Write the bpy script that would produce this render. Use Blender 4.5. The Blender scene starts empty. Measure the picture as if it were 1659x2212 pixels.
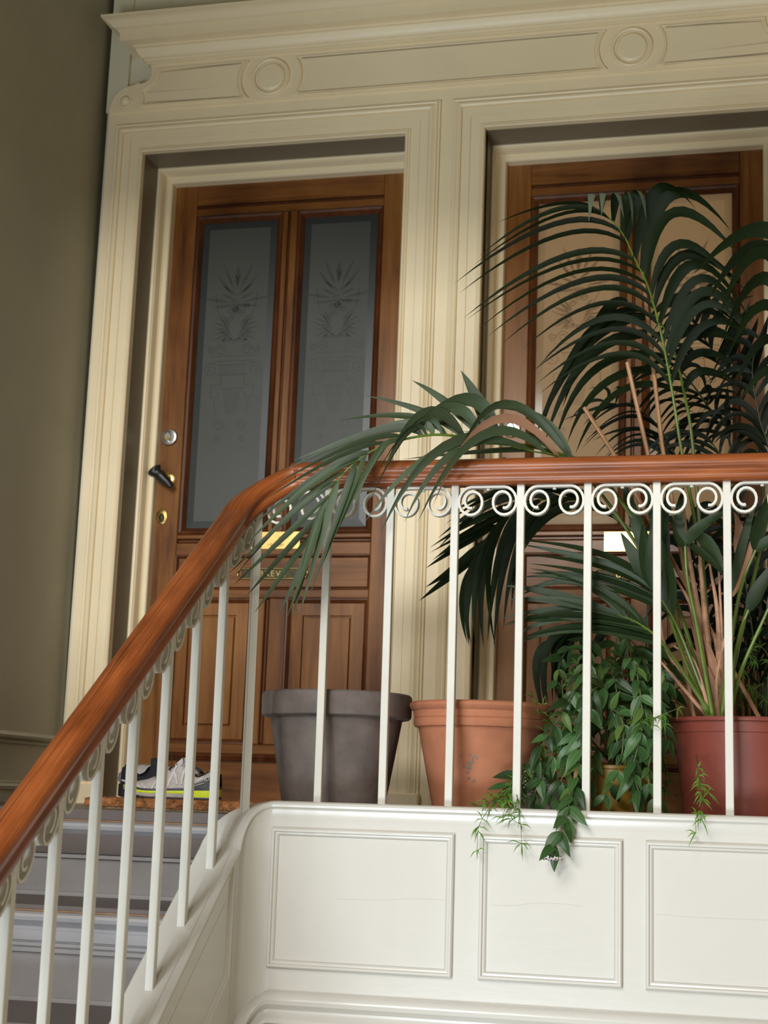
import bpy, math, random
from mathutils import Vector, Matrix, Quaternion
random.seed(7)
S = bpy.context.scene
COL = S.collection
# ------------------------------------------------------------------ camera
cam = bpy.data.cameras.new('camera'); camo = bpy.data.objects.new('camera', cam); COL.objects.link(camo)
RIGHT = Vector((0.97223, 0.23199, 0.03058)); DOWN = Vector((-0.01270, 0.18261, -0.98310)); FWD = Vector((-0.23366, 0.95541, 0.18048))
M = Matrix.Identity(4)
for i in range(3):
    M[i][0] = RIGHT[i]; M[i][1] = -DOWN[i]; M[i][2] = -FWD[i]
M[0][3], M[1][3], M[2][3] = 0.95383, -4.0, 0.02294
camo.matrix_world = M
cam.sensor_fit = 'VERTICAL'; cam.sensor_height = 36.0; cam.sensor_width = 27.0
cam.lens = 3334.9 / 2212 * 36.0
cam.clip_start = 0.05
cam.dof.use_dof = True; cam.dof.focus_distance = 4.05; cam.dof.aperture_fstop = 5.6
S.camera = camo
# ------------------------------------------------------------------ world, lamps, exposure
w = bpy.data.worlds.new('stairwell_daylight'); S.world = w; w.use_nodes = True
w.node_tree.nodes['Background'].inputs[0].default_value = (1.0, 0.82, 0.52, 1)
w.node_tree.nodes['Background'].inputs[1].default_value = 0.33
def area(name, loc, target, sx, sy, power, color):
    l = bpy.data.lights.new(name, 'AREA'); l.shape = 'RECTANGLE'; l.size = sx; l.size_y = sy
    l.energy = power; l.color = color
    o = bpy.data.objects.new(name, l); COL.objects.link(o); o.location = loc
    o.rotation_euler = (Vector(target) - Vector(loc)).to_track_quat('-Z', 'Y').to_euler()
    return o
area('stair_window_light', (-1.2, -4.4, 3.1), (0.3, 0.0, 0.0), 1.5, 1.1, 125, (0.97, 0.98, 0.96))
area('upper_window_light', (-0.4, -8.0, 2.6), (0.0, 0.3, 0.5), 1.5, 1.0, 270, (1.0, 0.98, 0.92))
area('lower_window_light', (-1.4, -7.6, -3.2), (0.1, 0.0, 0.0), 2.6, 2.0, 450, (0.80, 0.92, 1.0))
area('hall_lamp', (0.51, 2.6, 1.6), (0.51, 1.4, 1.6), 0.9, 1.4, 10, (1.0, 0.95, 0.88))
S.view_settings.view_transform = 'Standard'; S.view_settings.look = 'None'
S.view_settings.exposure = -0.12; S.view_settings.gamma = 1.0
S.view_settings.use_curve_mapping = False
# ------------------------------------------------------------------ materials
def newmat(name):
    m = bpy.data.materials.new(name); m.use_nodes = True
    nt = m.node_tree; return m, nt, nt.nodes['Principled BSDF']
def N(nt, typ, **kw):
    n = nt.nodes.new(typ)
    for k, v in kw.items():
        if k in n.inputs: n.inputs[k].default_value = v
        else: setattr(n, k, v)
    return n
def ramp(nt, fac, stops):
    r = nt.nodes.new('ShaderNodeValToRGB'); e = r.color_ramp.elements
    while len(e) < len(stops): e.new(0.5)
    for q, (p, c) in zip(e, stops):
        q.position = p; q.color = (c[0], c[1], c[2], 1)
    nt.links.new(fac, r.inputs[0]); return r.outputs[0]
def coords(nt, scale, kind='Object'):
    t = nt.nodes.new('ShaderNodeTexCoord'); mp = nt.nodes.new('ShaderNodeMapping')
    mp.inputs['Scale'].default_value = scale
    nt.links.new(t.outputs[kind], mp.inputs[0]); return mp.outputs[0]
def paint(name, rgb, rough=0.35, var=0.06, scale=6, bump=0.08, bscale=(60, 60, 60), rvar=0.12, metallic=0.0, coat=0.0, kind='Object', spec=0.5, glow=0.0):
    m, nt, b = newmat(name)
    v = coords(nt, (scale,) * 3, kind)
    n = N(nt, 'ShaderNodeTexNoise', Scale=1.0, Detail=5.0, Roughness=0.6); nt.links.new(v, n.inputs[0])
    lo = tuple(c * (1 - var * 2) for c in rgb); hi = tuple(min(1, c * (1 + var * 2)) for c in rgb)
    nt.links.new(ramp(nt, n.outputs[0], [(0.25, lo), (0.5, rgb), (0.75, hi)]), b.inputs['Base Color'])
    b.inputs['Metallic'].default_value = metallic
    b.inputs['Coat Weight'].default_value = coat
    b.inputs['Specular IOR Level'].default_value = spec
    v2 = coords(nt, bscale, kind)
    n2 = N(nt, 'ShaderNodeTexNoise', Scale=1.0, Detail=4.0); nt.links.new(v2, n2.inputs[0])
    mr = nt.nodes.new('ShaderNodeMapRange'); mr.inputs[3].default_value = max(0.03, rough - rvar / 2); mr.inputs[4].default_value = rough + rvar / 2
    nt.links.new(n2.outputs[0], mr.inputs[0]); nt.links.new(mr.outputs[0], b.inputs['Roughness'])
    bp = N(nt, 'ShaderNodeBump', Strength=bump, Distance=0.004); nt.links.new(n2.outputs[0], bp.inputs['Height'])
    nt.links.new(bp.outputs[0], b.inputs['Normal'])
    if glow:                                       # light from the hall behind passes through the frosted pane
        tr = nt.nodes.new('ShaderNodeBsdfTranslucent'); tr.inputs[0].default_value = (0.78, 0.64, 0.47, 1)
        mix = nt.nodes.new('ShaderNodeMixShader'); mix.inputs[0].default_value = glow
        nt.links.new(b.outputs[0], mix.inputs[1]); nt.links.new(tr.outputs[0], mix.inputs[2]); nt.links.new(mix.outputs[0], nt.nodes['Material Output'].inputs[0])
    return m
def wood(name, dark, mid, light, scale, rough=0.38, coat=0.06, kind='Object', bump=0.06):
    m, nt, b = newmat(name)
    v = coords(nt, scale, kind)
    n = N(nt, 'ShaderNodeTexNoise', Scale=1.0, Detail=6.0, Roughness=0.62, Distortion=0.6); nt.links.new(v, n.inputs[0])
    big = coords(nt, (3.1, 3.1, 1.7), kind)
    n3 = N(nt, 'ShaderNodeTexNoise', Scale=1.0, Detail=3.0); nt.links.new(big, n3.inputs[0])
    mx = N(nt, 'ShaderNodeMath', operation='MULTIPLY_ADD'); mx.inputs[1].default_value = 0.55; nt.links.new(n3.outputs[0], mx.inputs[0])
    hf = N(nt, 'ShaderNodeMath', operation='MULTIPLY'); hf.inputs[1].default_value = 0.5; nt.links.new(n.outputs[0], hf.inputs[0])
    nt.links.new(hf.outputs[0], mx.inputs[2])
    nt.links.new(ramp(nt, mx.outputs[0], [(0.36, dark), (0.52, mid), (0.68, light)]), b.inputs['Base Color'])
    b.inputs['Roughness'].default_value = rough; b.inputs['Specular IOR Level'].default_value = 0.3; b.inputs['Coat Weight'].default_value = coat; b.inputs['Coat Roughness'].default_value = 0.15
    bp = N(nt, 'ShaderNodeBump', Strength=bump, Distance=0.003); nt.links.new(n.outputs[0], bp.inputs['Height'])
    nt.links.new(bp.outputs[0], b.inputs['Normal'])
    return m
def leafmat(name, base, rough=0.38, trans=0.25, vein=110, var=0.35, under=None, spec=0.3):
    m, nt, b = newmat(name)
    oi = nt.nodes.new('ShaderNodeObjectInfo')
    v = coords(nt, (1, 1, 1), 'UV')
    wv = N(nt, 'ShaderNodeTexWave', Scale=vein / 25.0, Distortion=0.4); nt.links.new(v, wv.inputs[0])
    mr = nt.nodes.new('ShaderNodeMapRange'); mr.inputs[3].default_value = 1 - var; mr.inputs[4].default_value = 1 + var
    nt.links.new(oi.outputs['Random'], mr.inputs[0])
    c = ramp(nt, wv.outputs[1], [(0.0, tuple(x * 0.85 for x in base)), (1.0, tuple(x * 1.12 for x in base))])
    mul = N(nt, 'ShaderNodeVectorMath', operation='SCALE'); nt.links.new(c, mul.inputs[0]); nt.links.new(mr.outputs[0], mul.inputs['Scale'])
    col = mul.outputs[0]
    if under:                                      # the pale waxy underside of the blade
        ge = nt.nodes.new('ShaderNodeNewGeometry'); mc = nt.nodes.new('ShaderNodeMix'); mc.data_type = 'RGBA'
        nt.links.new(ge.outputs['Backfacing'], mc.inputs[0]); nt.links.new(col, mc.inputs[6]); mc.inputs[7].default_value = (*under, 1); col = mc.outputs[2]
    nt.links.new(col, b.inputs['Base Color'])
    b.inputs['Roughness'].default_value = rough
    b.inputs['Specular IOR Level'].default_value = spec
    bp = N(nt, 'ShaderNodeBump', Strength=0.15, Distance=0.002); nt.links.new(wv.outputs[1], bp.inputs['Height']); nt.links.new(bp.outputs[0], b.inputs['Normal'])
    if trans:
        tr = nt.nodes.new('ShaderNodeBsdfTranslucent'); tr.inputs[0].default_value = (base[0] * 2.5, base[1] * 2.5, base[2] * 1.2, 1)
        mix = nt.nodes.new('ShaderNodeMixShader'); mix.inputs[0].default_value = trans
        out = nt.nodes['Material Output']
        nt.links.new(b.outputs[0], mix.inputs[1]); nt.links.new(tr.outputs[0], mix.inputs[2]); nt.links.new(mix.outputs[0], out.inputs[0])
    return m
MT = {}
MT['white'] = paint('white_gloss_paint', (0.63, 0.612, 0.575), 0.22, 0.012, 3, 0.04, (14, 14, 90))
MT['iron'] = paint('white_iron_paint', (0.64, 0.625, 0.575), 0.42, 0.03, 8, 0.05)
MT['cream'] = paint('cream_trim_paint', (0.86, 0.725, 0.495), 0.42, 0.02, 4, 0.05, (40, 40, 40))
MT['jamb'] = paint('grey_brown_jamb_paint', (0.20, 0.16, 0.105), 0.45, 0.03, 4, 0.04)
MT['olive'] = paint('olive_grey_wall_paint', (0.345, 0.32, 0.245), 0.5, 0.05, 2.0, 0.10, (9, 9, 9))
MT['backwall'] = paint('grey_green_wall_paint', (0.70, 0.66, 0.50), 0.5, 0.04, 2.0, 0.08, (9, 9, 9))
MT['step'] = paint('grey_lilac_step_paint', (0.25, 0.238, 0.245), 0.45, 0.07, 7, 0.10, (8, 60, 60))
MT['lino'] = paint('brown_linoleum', (0.088, 0.066, 0.060), 0.45, 0.08, 9, 0.05)
MT['edge'] = paint('worn_orange_wood_edge', (0.20, 0.105, 0.05), 0.5, 0.2, 14, 0.05)
MT['wood_v'] = wood('varnished_wood_upright', (0.075, 0.022, 0.004), (0.215, 0.080, 0.017), (0.33, 0.142, 0.036), (26, 26, 1.8))
MT['wood_h'] = wood('varnished_wood_level', (0.065, 0.019, 0.0037), (0.188, 0.066, 0.0145), (0.285, 0.118, 0.030), (1.8, 26, 26))
MT['bead'] = wood('red_brown_wood_bead', (0.035, 0.009, 0.0025), (0.095, 0.026, 0.007), (0.15, 0.05, 0.014), (20, 20, 4))
MT['rail'] = wood('orange_brown_handrail_wood', (0.085, 0.022, 0.005), (0.265, 0.068, 0.0165), (0.41, 0.122, 0.032), (90, 5, 5), 0.34, 0.12, 'UV')
MT['glass_grey'] = paint('frosted_grey_glass', (0.062, 0.064, 0.058), 0.5, 0.06, 2, 0.0, rvar=0.02)
MT['glass_edge'] = paint('bevelled_glass_border', (0.030, 0.036, 0.036), 0.35, 0.04, 2, 0.0, rvar=0.02)
MT['etch'] = paint('etched_line', (0.040, 0.042, 0.038), 0.45, 0.05, 4, 0.0)
MT['glass_beige'] = paint('frosted_beige_glass', (0.30, 0.225, 0.145), 0.5, 0.05, 3, 0.0, rvar=0.02, glow=0.6)
MT['glass_beige_edge'] = paint('bevelled_beige_glass_border', (0.25, 0.19, 0.125), 0.12, 0.05, 3, 0.0, rvar=0.02, glow=0.5)
MT['etch_beige'] = paint('etched_line_beige', (0.27, 0.20, 0.13), 0.45, 0.05, 4, 0.0, glow=0.5)
MT['brass'] = paint('polished_brass', (0.83, 0.55, 0.20), 0.30, 0.04, 20, 0.02, rvar=0.08, metallic=1.0)
MT['brass_old'] = paint('tarnished_brass', (0.36, 0.25, 0.085), 0.38, 0.2, 60, 0.05, metallic=1.0)
MT['brass_dark'] = paint('dark_brass_ground', (0.055, 0.042, 0.022), 0.5, 0.2, 80, 0.1, metallic=0.6)
MT['chrome'] = paint('brushed_steel', (0.46, 0.45, 0.44), 0.28, 0.05, 30, 0.02, metallic=1.0)
MT['black'] = paint('black_plastic', (0.012, 0.011, 0.010), 0.35, 0.1, 20, 0.02)
MT['ink'] = paint('engraved_ink', (0.22, 0.13, 0.03), 0.6, 0.05, 20, 0)
MT['potgrey'] = paint('grey_clay', (0.165, 0.135, 0.125), 0.62, 0.20, 9, 0.10, (40, 40, 40), spec=0.3)
MT['terra'] = paint('terracotta_clay', (0.40, 0.155, 0.082), 0.7, 0.12, 7, 0.10, (40, 40, 40), spec=0.3)
MT['redplastic'] = paint('red_brown_plastic', (0.20, 0.045, 0.030), 0.42, 0.06, 6, 0.03)
MT['ochre'] = paint('ochre_plastic', (0.30, 0.175, 0.022), 0.4, 0.12, 9, 0.04)
MT['soil'] = paint('potting_soil', (0.022, 0.014, 0.009), 0.9, 0.4, 60, 0.8, (160, 160, 160))
MT['coir'] = paint('coir_fibre', (0.36, 0.155, 0.065), 0.9, 0.4, 50, 0.9, (220, 220, 220), spec=0.1)
MT['coirdark'] = paint('coir_backing', (0.30, 0.21, 0.13), 0.9, 0.3, 90, 0.3, spec=0.1)
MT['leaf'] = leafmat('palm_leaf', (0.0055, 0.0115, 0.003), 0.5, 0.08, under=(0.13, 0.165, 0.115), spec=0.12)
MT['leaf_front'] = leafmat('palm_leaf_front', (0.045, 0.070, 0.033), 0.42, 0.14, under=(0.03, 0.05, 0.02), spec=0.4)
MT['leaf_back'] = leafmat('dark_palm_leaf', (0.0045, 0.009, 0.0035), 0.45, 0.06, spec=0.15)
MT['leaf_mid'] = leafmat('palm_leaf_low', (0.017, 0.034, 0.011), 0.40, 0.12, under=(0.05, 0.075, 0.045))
MT['dry'] = leafmat('dry_palm_leaf', (0.36, 0.19, 0.115), 0.7, 0.1, var=0.2)
MT['stem'] = paint('green_petiole', (0.085, 0.135, 0.012), 0.4, 0.2, 12, 0.03)
MT['stemdark'] = paint('dark_green_cane', (0.022, 0.038, 0.010), 0.5, 0.2, 12, 0.03)
MT['drystem'] = paint('dry_leaf_sheath', (0.42, 0.235, 0.145), 0.7, 0.25, 22, 0.2, (40, 40, 6), spec=0.2)
MT['bamboo'] = paint('split_bamboo', (0.36, 0.185, 0.085), 0.5, 0.1, 16, 0.05)
MT['hoya'] = leafmat('waxy_hoya_leaf', (0.042, 0.100, 0.030), 0.36, 0.15, vein=20, var=0.55, spec=0.35)
MT['hoya_pale'] = leafmat('young_hoya_leaf', (0.085, 0.150, 0.035), 0.4, 0.2, vein=20, var=0.4, spec=0.3)
MT['hoyastem'] = paint('hoya_stem', (0.09, 0.10, 0.035), 0.6, 0.2, 30, 0.02)
MT['fern'] = leafmat('asparagus_fern_needle', (0.085, 0.19, 0.022), 0.45, 0.2, var=0.4)
MT['petal'] = paint('white_petal', (0.82, 0.76, 0.74), 0.4, 0.02, 20, 0)
MT['purple'] = paint('purple_flower_centre', (0.12, 0.012, 0.07), 0.4, 0.1, 20, 0)
MT['card'] = paint('grey_paper_board', (0.40, 0.36, 0.37), 0.7, 0.05, 10, 0.03)
MT['cardline'] = paint('grey_ridge', (0.22, 0.19, 0.19), 0.8, 0.05, 10, 0.03)
MT['redink'] = paint('red_print', (0.35, 0.02, 0.03), 0.6, 0.05, 10, 0)
MT['mesh_grey'] = paint('silver_grey_mesh', (0.50, 0.46, 0.46), 0.6, 0.12, 60, 0.3, (300, 300, 300))
MT['overlay'] = paint('pale_grey_overlay', (0.62, 0.60, 0.60), 0.4, 0.05, 30, 0.05)
MT['navy'] = paint('slate_navy_rubber', (0.040, 0.046, 0.062), 0.5, 0.1, 30, 0.05)
MT['lime'] = paint('lime_foam', (0.64, 0.78, 0.008), 0.5, 0.03, 30, 0.03)
MT['foam'] = paint('pale_grey_foam', (0.42, 0.39, 0.37), 0.6, 0.1, 40, 0.05)
MT['outsole'] = paint('black_outsole', (0.014, 0.014, 0.016), 0.6, 0.1, 40, 0.1)
MT['blacknavy'] = paint('black_navy_knit', (0.008, 0.009, 0.016), 0.75, 0.2, 60, 0.4, (260, 260, 260))
MT['string'] = paint('teal_twine', (0.02, 0.12, 0.11), 0.7, 0.1, 40, 0.1)
# ------------------------------------------------------------------ mesh helpers
TW, TY = 0.0076154, -0.0038211                # the old door wall leans a little
def lean(p): return (p[0] + TW * p[2], p[1] + TY * p[2], p[2])
class MB:
    def __init__(s): s.v = []; s.f = []; s.uv = {}; s.mi = []; s.cur = 0
    def add(s, verts, faces, uvs=None):
        o = len(s.v); s.v += [tuple(v) for v in verts]
        for k, f in enumerate(faces):
            if uvs: s.uv[len(s.f)] = [uvs[i] for i in f]
            s.f.append(tuple(i + o for i in f)); s.mi.append(s.cur)
        return s
    def box(s, x0, x1, y0, y1, z0, z1, ch=0.0):
        if ch <= 0:
            v = [(x, y, z) for z in (z0, z1) for y in (y0, y1) for x in (x0, x1)]
            return s.add(v, [(0, 2, 3, 1), (4, 5, 7, 6), (0, 1, 5, 4), (2, 6, 7, 3), (0, 4, 6, 2), (1, 3, 7, 5)])
        # front (low y) edge chamfered
        a = [(x0, y1), (x1, y1)]
        v = []
        for (xa, xb, za, zb, y) in ((x0, x1, z0, z1, y1), (x0, x1, z0, z1, y0 + ch), (x0 + ch, x1 - ch, z0 + ch, z1 - ch, y0)):
            v += [(xa, y, za), (xb, y, za), (xb, y, zb), (xa, y, zb)]
        f = [(0, 1, 2, 3), (8, 11, 10, 9)]
        for k in (0, 4):
            for i in range(4):
                j = (i + 1) % 4; f.append((k + j, k + i, k + 4 + i, k + 4 + j))
        f = [tuple(reversed(q)) if n > 1 else tuple(reversed(q)) for n, q in enumerate(f)]
        return s.add(v, [tuple(reversed(q)) for q in f])
    def loft(s, rings, closed=True, caps=True, uv=False):
        n = len(rings[0]); v = [p for r in rings for p in r]; f = []
        for i in range(len(rings) - 1):
            for j in range(n if closed else n - 1):
                k = (j + 1) % n
                f.append((i * n + j, i * n + k, (i + 1) * n + k, (i + 1) * n + j))
        if caps and closed:
            f.append(tuple(range(n))[::-1]); f.append(tuple((len(rings) - 1) * n + j for j in range(n)))
        uvs = None
        if uv:
            L = [0.0]
            for a, b in zip(rings, rings[1:]): L.append(L[-1] + (Vector(b[0]) - Vector(a[0])).length)
            uvs = [(j / n, L[i]) for i in range(len(rings)) for j in range(n)]
        return s.add(v, f, uvs)
    def tube(s, pts, r, n=6, r2=None, caps=True):
        P = [Vector(p) for p in pts]; rings = []; up = Vector((0.13, 0.2, 1)).normalized()
        for i, p in enumerate(P):
            t = (P[min(i + 1, len(P) - 1)] - P[max(i - 1, 0)]).normalized()
            a = t.cross(up)
            if a.length < 0.05: a = t.cross(Vector((1, 0.1, 0)))
            a.normalize(); b = a.cross(t)
            rr = r if r2 is None else r + (r2 - r) * i / max(1, len(P) - 1)
            rings.append([tuple(p + a * math.cos(q) * rr + b * math.sin(q) * rr) for q in [2 * math.pi * k / n for k in range(n)]])
        return s.loft(rings, True, caps)
    def lathe(s, prof, c, n=40):
        rings = []
        for r, z in prof:
            rings.append([(c[0] + r * math.cos(2 * math.pi * k / n), c[1] + r * math.sin(2 * math.pi * k / n), c[2] + z) for k in range(n)])
        return s.loft(rings, True, True)
    def ribbon(s, pts, nrm, w, t):
        """flat bar of width w (along nrm) and thickness t following pts"""
        P = [Vector(p) for p in pts]; nrm = Vector(nrm); rings = []
        for i, p in enumerate(P):
            tg = (P[min(i + 1, len(P) - 1)] - P[max(i - 1, 0)]).normalized()
            b = tg.cross(nrm).normalized()
            rings.append([tuple(p + nrm * (w / 2 * a) + b * (t / 2 * c)) for a, c in ((-1, -1), (1, -1), (1, 1), (-1, 1))])
        return s.loft(rings)
    def prism(s, poly, y0, y1, ch=0.0):
        """polygon in (x, z) extruded from y1 (back) to y0 (front), front edge optionally drawn in by ch"""
        n = len(poly); back = [(x, y1, z) for x, z in poly]
        if ch:
            pts = [Vector((x, z)) for x, z in poly]; ins = []
            area2 = sum(pts[i].x * pts[(i + 1) % n].y - pts[(i + 1) % n].x * pts[i].y for i in range(n))
            sg = 1 if area2 > 0 else -1
            for i in range(n):
                a = (pts[i] - pts[i - 1]).normalized(); b = (pts[(i + 1) % n] - pts[i]).normalized()
                nn = Vector((-a.y - b.y, a.x + b.x)) * sg
                if nn.length < 1e-6: nn = Vector((-a.y, a.x)) * sg
                nn.normalize(); ins.append(pts[i] + nn * ch)
            rings = [back, [(x, y0 + ch * 0.6, z) for x, z in poly], [(q.x, y0, q.y) for q in ins]]
        else: rings = [back, [(x, y0, z) for x, z in poly]]
        return s.loft(rings)
    def build(s, name, mats, parent=None, smooth=False, wall=False, kind=None, angle=40, clean=True):
        me = bpy.data.meshes.new(name)
        vs = [lean(p) for p in s.v] if wall else s.v
        me.from_pydata(vs, [], s.f)
        ms = mats if isinstance(mats, (list, tuple)) else [mats]
        for m in ms: me.materials.append(MT[m] if isinstance(m, str) else m)
        if len(ms) > 1: me.polygons.foreach_set('material_index', s.mi)
        if s.uv:
            ul = me.uv_layers.new(name='UVMap')
            for p in me.polygons:
                u = s.uv.get(p.index)
                if u:
                    for li, c in zip(p.loop_indices, u): ul.data[li].uv = c
        me.update()
        if clean:
            import bmesh
            bm = bmesh.new(); bm.from_mesh(me); bmesh.ops.recalc_face_normals(bm, faces=bm.faces); bm.to_mesh(me); bm.free()
        if smooth:
            me.polygons.foreach_set('use_smooth', [True] * len(me.polygons))
            try: me.set_sharp_from_angle(angle=math.radians(angle))
            except Exception: pass
        o = bpy.data.objects.new(name, me); COL.objects.link(o)
        if parent: o.parent = parent
        if kind: o['kind'] = kind
        return o
def empty(name, loc=(0, 0, 0)):
    o = bpy.data.objects.new(name, None); COL.objects.link(o); o.location = loc; o.empty_display_size = 0.05; return o
def tag(o, label, cat, group=None):
    o['label'] = label; o['category'] = cat
    if group: o['group'] = group
    return o
def struct(name):
    o = empty(name); o['kind'] = 'structure'; return o
def keep(o, root):
    """parent o to a root that is not at the origin, keeping its place"""
    o.parent = root; o.matrix_parent_inverse = Matrix.Translation(root.location).inverted(); return o
def catmull(P, n):
    P = [Vector(p) for p in P]; out = []
    Q = [P[0] * 2 - P[1]] + P + [P[-1] * 2 - P[-2]]
    for i in range(1, len(Q) - 2):
        p0, p1, p2, p3 = Q[i - 1:i + 3]
        for k in range(n):
            t = k / n
            out.append(0.5 * ((2 * p1) + (p2 - p0) * t + (2 * p0 - 5 * p1 + 4 * p2 - p3) * t * t + (3 * p1 - p0 - 3 * p2 + p3) * t ** 3))
    out.append(P[-1]); return out
def sweep(mb, path, prof, flat=True, uv=False):
    """profile (outward, up) along a path that runs right to left; flat keeps profile upright"""
    P = [Vector(p) for p in path]; rings = []
    for i, p in enumerate(P):
        a = P[max(i - 1, 0)]; b = P[min(i + 1, len(P) - 1)]
        t = (b - a).normalized(); h = Vector((t.x, t.y, 0)).normalized()
        lat = Vector((-h.y, h.x, 0))
        up = Vector((0, 0, 1)) if flat else t.cross(lat) * -1
        if up.z < 0: up = -up
        rings.append([tuple(p + lat * r + up * z) for r, z in prof])
    return mb.loft(rings, True, True, uv)
def text_mesh(body, size, name, mat, parent, mtx, depth=0.0006, align='CENTER', shear=0.0, spacing=1.0):
    cu = bpy.data.curves.new(name, 'FONT'); cu.body = body; cu.size = size; cu.extrude = depth; cu.align_x = align
    cu.shear = shear; cu.space_character = spacing; cu.resolution_u = 3
    t = bpy.data.objects.new(name + '_tmp', cu); COL.objects.link(t)
    bpy.context.view_layer.update()
    me = bpy.data.meshes.new_from_object(t.evaluated_get(bpy.context.evaluated_depsgraph_get()))
    bpy.data.objects.remove(t)
    me.transform(mtx); me.materials.clear(); me.materials.append(MT[mat])
    o = bpy.data.objects.new(name, me); COL.objects.link(o); o.parent = parent; return o
FACE = Matrix.Rotation(math.pi / 2, 4, 'X')     # text standing up, facing the stairwell (-y)
# ---- plant growth tables (metres): rachis points and leaflet keys
# ================================================================== ROOM SHELL
o = MB().box(-1.64, -1.52, -3.2, 1.40, -3.0, 3.6).build('wall_left', 'olive'); o['kind'] = 'structure'
wb = struct('wall_back')
mb = MB()
mb.box(-1.52, -1.36, 1.27, 1.60, -0.04, 3.6); mb.box(-0.27, -0.03, 1.27, 1.60, -0.04, 3.6); mb.box(1.06, 2.3, 1.27, 1.60, -0.04, 3.6)
mb.box(-1.36, -0.27, 1.27, 1.60, 2.45, 3.6); mb.box(-0.03, 1.06, 1.27, 1.60, 2.45, 3.6)
mb.build('plaster', 'backwall', wb, wall=True)
MB().box(-1.519, -1.435, 1.252, 1.27, 2.62, 3.6).build('corner_strip', 'backwall', wb, wall=True)
ce = struct('ceiling')                          # the upper flight's landing, above the picture
MB().box(-1.52, 2.3, -1.25, 1.60, 3.35, 3.55).build('upper_landing', 'backwall', ce)
MB().loft([[(x, y, z) for y, z in ((-1.25, zb), (-0.95, zb), (-0.95, 3.35), (-1.25, 3.35))] for x, zb in ((-1.52, 2.28), (2.3, 1.86))]).build('unseen_shade_beam', 'backwall', ce)  # unseen slanted beam, added to keep light off the upper door wall
fl = struct('floor')
MB().box(-1.52, 2.3, 0.052, 1.60, -0.16, -0.04).build('landing_boards', 'lino', fl)
bs = struct('baseboard_left')
def wallrail(name, z, prof, y0=-3.2, y1=1.26):
    mb = MB(); rings = [[(-1.52 + d, y, z + dz + h) for d, h in prof] for y, dz in ((-2.4, -0.705 * (y0 + 2.4)), (y0, 0.0), (y1, 0.0))]   # follows the stair below the landing
    return mb.loft(rings).build(name, 'olive', bs, smooth=True, angle=30)
wallrail('dado_rail', 0.158, [(0, 0), (0.010, 0.002), (0.014, 0.008), (0.010, 0.014), (0.022, 0.020), (0.027, 0.028), (0.022, 0.036), (0.012, 0.040), (0, 0.042)], 0.05)
wallrail('base_moulding', 0.004, [(0, 0), (0.016, 0), (0.018, 0.012), (0.012, 0.02), (0.012, 0.026), (0, 0.03)], 0.05)
wallrail('skirting_board', -0.039, [(0, 0), (0.012, 0), (0.012, 0.042), (0, 0.042)], 0.05)
# ================================================================== DOOR SURROUND (trim)
CAS = [(0.000, 0.0), (0.000, 0.026), (0.004, 0.030), (0.009, 0.028), (0.012, 0.022), (0.014, 0.024), (0.018, 0.022), (0.020, 0.017), (0.052, 0.017),
       (0.0535, 0.0145), (0.055, 0.019), (0.084, 0.019), (0.086, 0.016), (0.088, 0.026), (0.094, 0.030), (0.100, 0.029), (0.106, 0.022), (0.112, 0.019), (0.116, 0.021), (0.119, 0.013), (0.126, 0.011), (0.126, 0.0)]
YB = 1.222
def architrave(idx, x0, x1):
    r = struct('trim_%d' % idx)
    def path(d): return [(x0 - d, -0.04), (x0 - d, 2.42 + d), (x1 + d, 2.42 + d), (x1 + d, -0.04)]
    pp = [path(d) for d, h in CAS]
    for seg, nm in ((0, 'left_casing'), (1, 'head_casing'), (2, 'right_casing')):
        mb = MB(); rings = []
        for e in (seg, seg + 1):
            rings.append([(pp[k][e][0], YB - CAS[k][1], pp[k][e][1]) for k in range(len(CAS))])
        mb.loft(rings).build(nm, 'cream', r, wall=True, smooth=True, angle=25)
    for sx, nm in ((x0, 'plinth_block'), (x1, 'plinth_block')):
        a, b = (sx - 0.130, sx + 0.004) if sx == x0 else (sx - 0.004, sx + 0.130)
        MB().box(a, b, YB - 0.034, YB, -0.04, 0.032, 0.003).build(nm, 'cream', r, wall=True)
    return r
architrave(1, -1.330, -0.297); architrave(2, -0.001, 1.032)
tb = struct('trim_3')
mb = MB()
for a, b in ((-1.490, -1.33), (-0.297, -0.001), (1.032, 1.192)): mb.box(a, b, YB, 1.27, -0.04, 2.42)
mb.box(-1.490, 1.192, YB, 1.27, 2.42, 2.60)
mb.build('pilaster_boards', 'cream', tb, wall=True)
L = [(-1.329, 2.79), (-1.321, 2.755), (-1.322, 2.738), (-1.330, 2.724), (-1.345, 2.714), (-1.366, 2.709), (-1.372, 2.715), (-1.395, 2.706), (-1.427, 2.700), (-1.452, 2.684), (-1.473, 2.660), (-1.482, 2.634), (-1.490, 2.60)]
poly = L + [(2 * -0.149 - x, z) for x, z in reversed(L)]
MB().prism(poly, YB - 0.012, 1.262, 0.002).build('frieze_board', 'cream', tb, wall=True)
def arc(cx, cz, r, a0, a1, n=9): return [(cx + r * math.cos(math.radians(a0 + (a1 - a0) * i / n)), cz + r * math.sin(math.radians(a0 + (a1 - a0) * i / n))) for i in range(n + 1)]
ZT, ZB_, RM = 2.762, 2.612, 0.115
C1, C2, ZC = -0.832, 0.524, 2.690
def endarc(cx, side):
    h = math.degrees(math.asin((ZT - ZC) / RM)); h2 = math.degrees(math.asin((ZC - ZB_) / RM))
    return arc(cx, ZC, RM, h, -h2) if side > 0 else arc(cx, ZC, RM, 180 - h, 180 + h2)
left_end = [(-1.354, 2.612), (-1.352, 2.648), (-1.358, 2.676), (-1.330, 2.692), (-1.303, 2.714), (-1.291, 2.740), (-1.290, 2.762)]
p1 = left_end + endarc(C1, -1)
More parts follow.
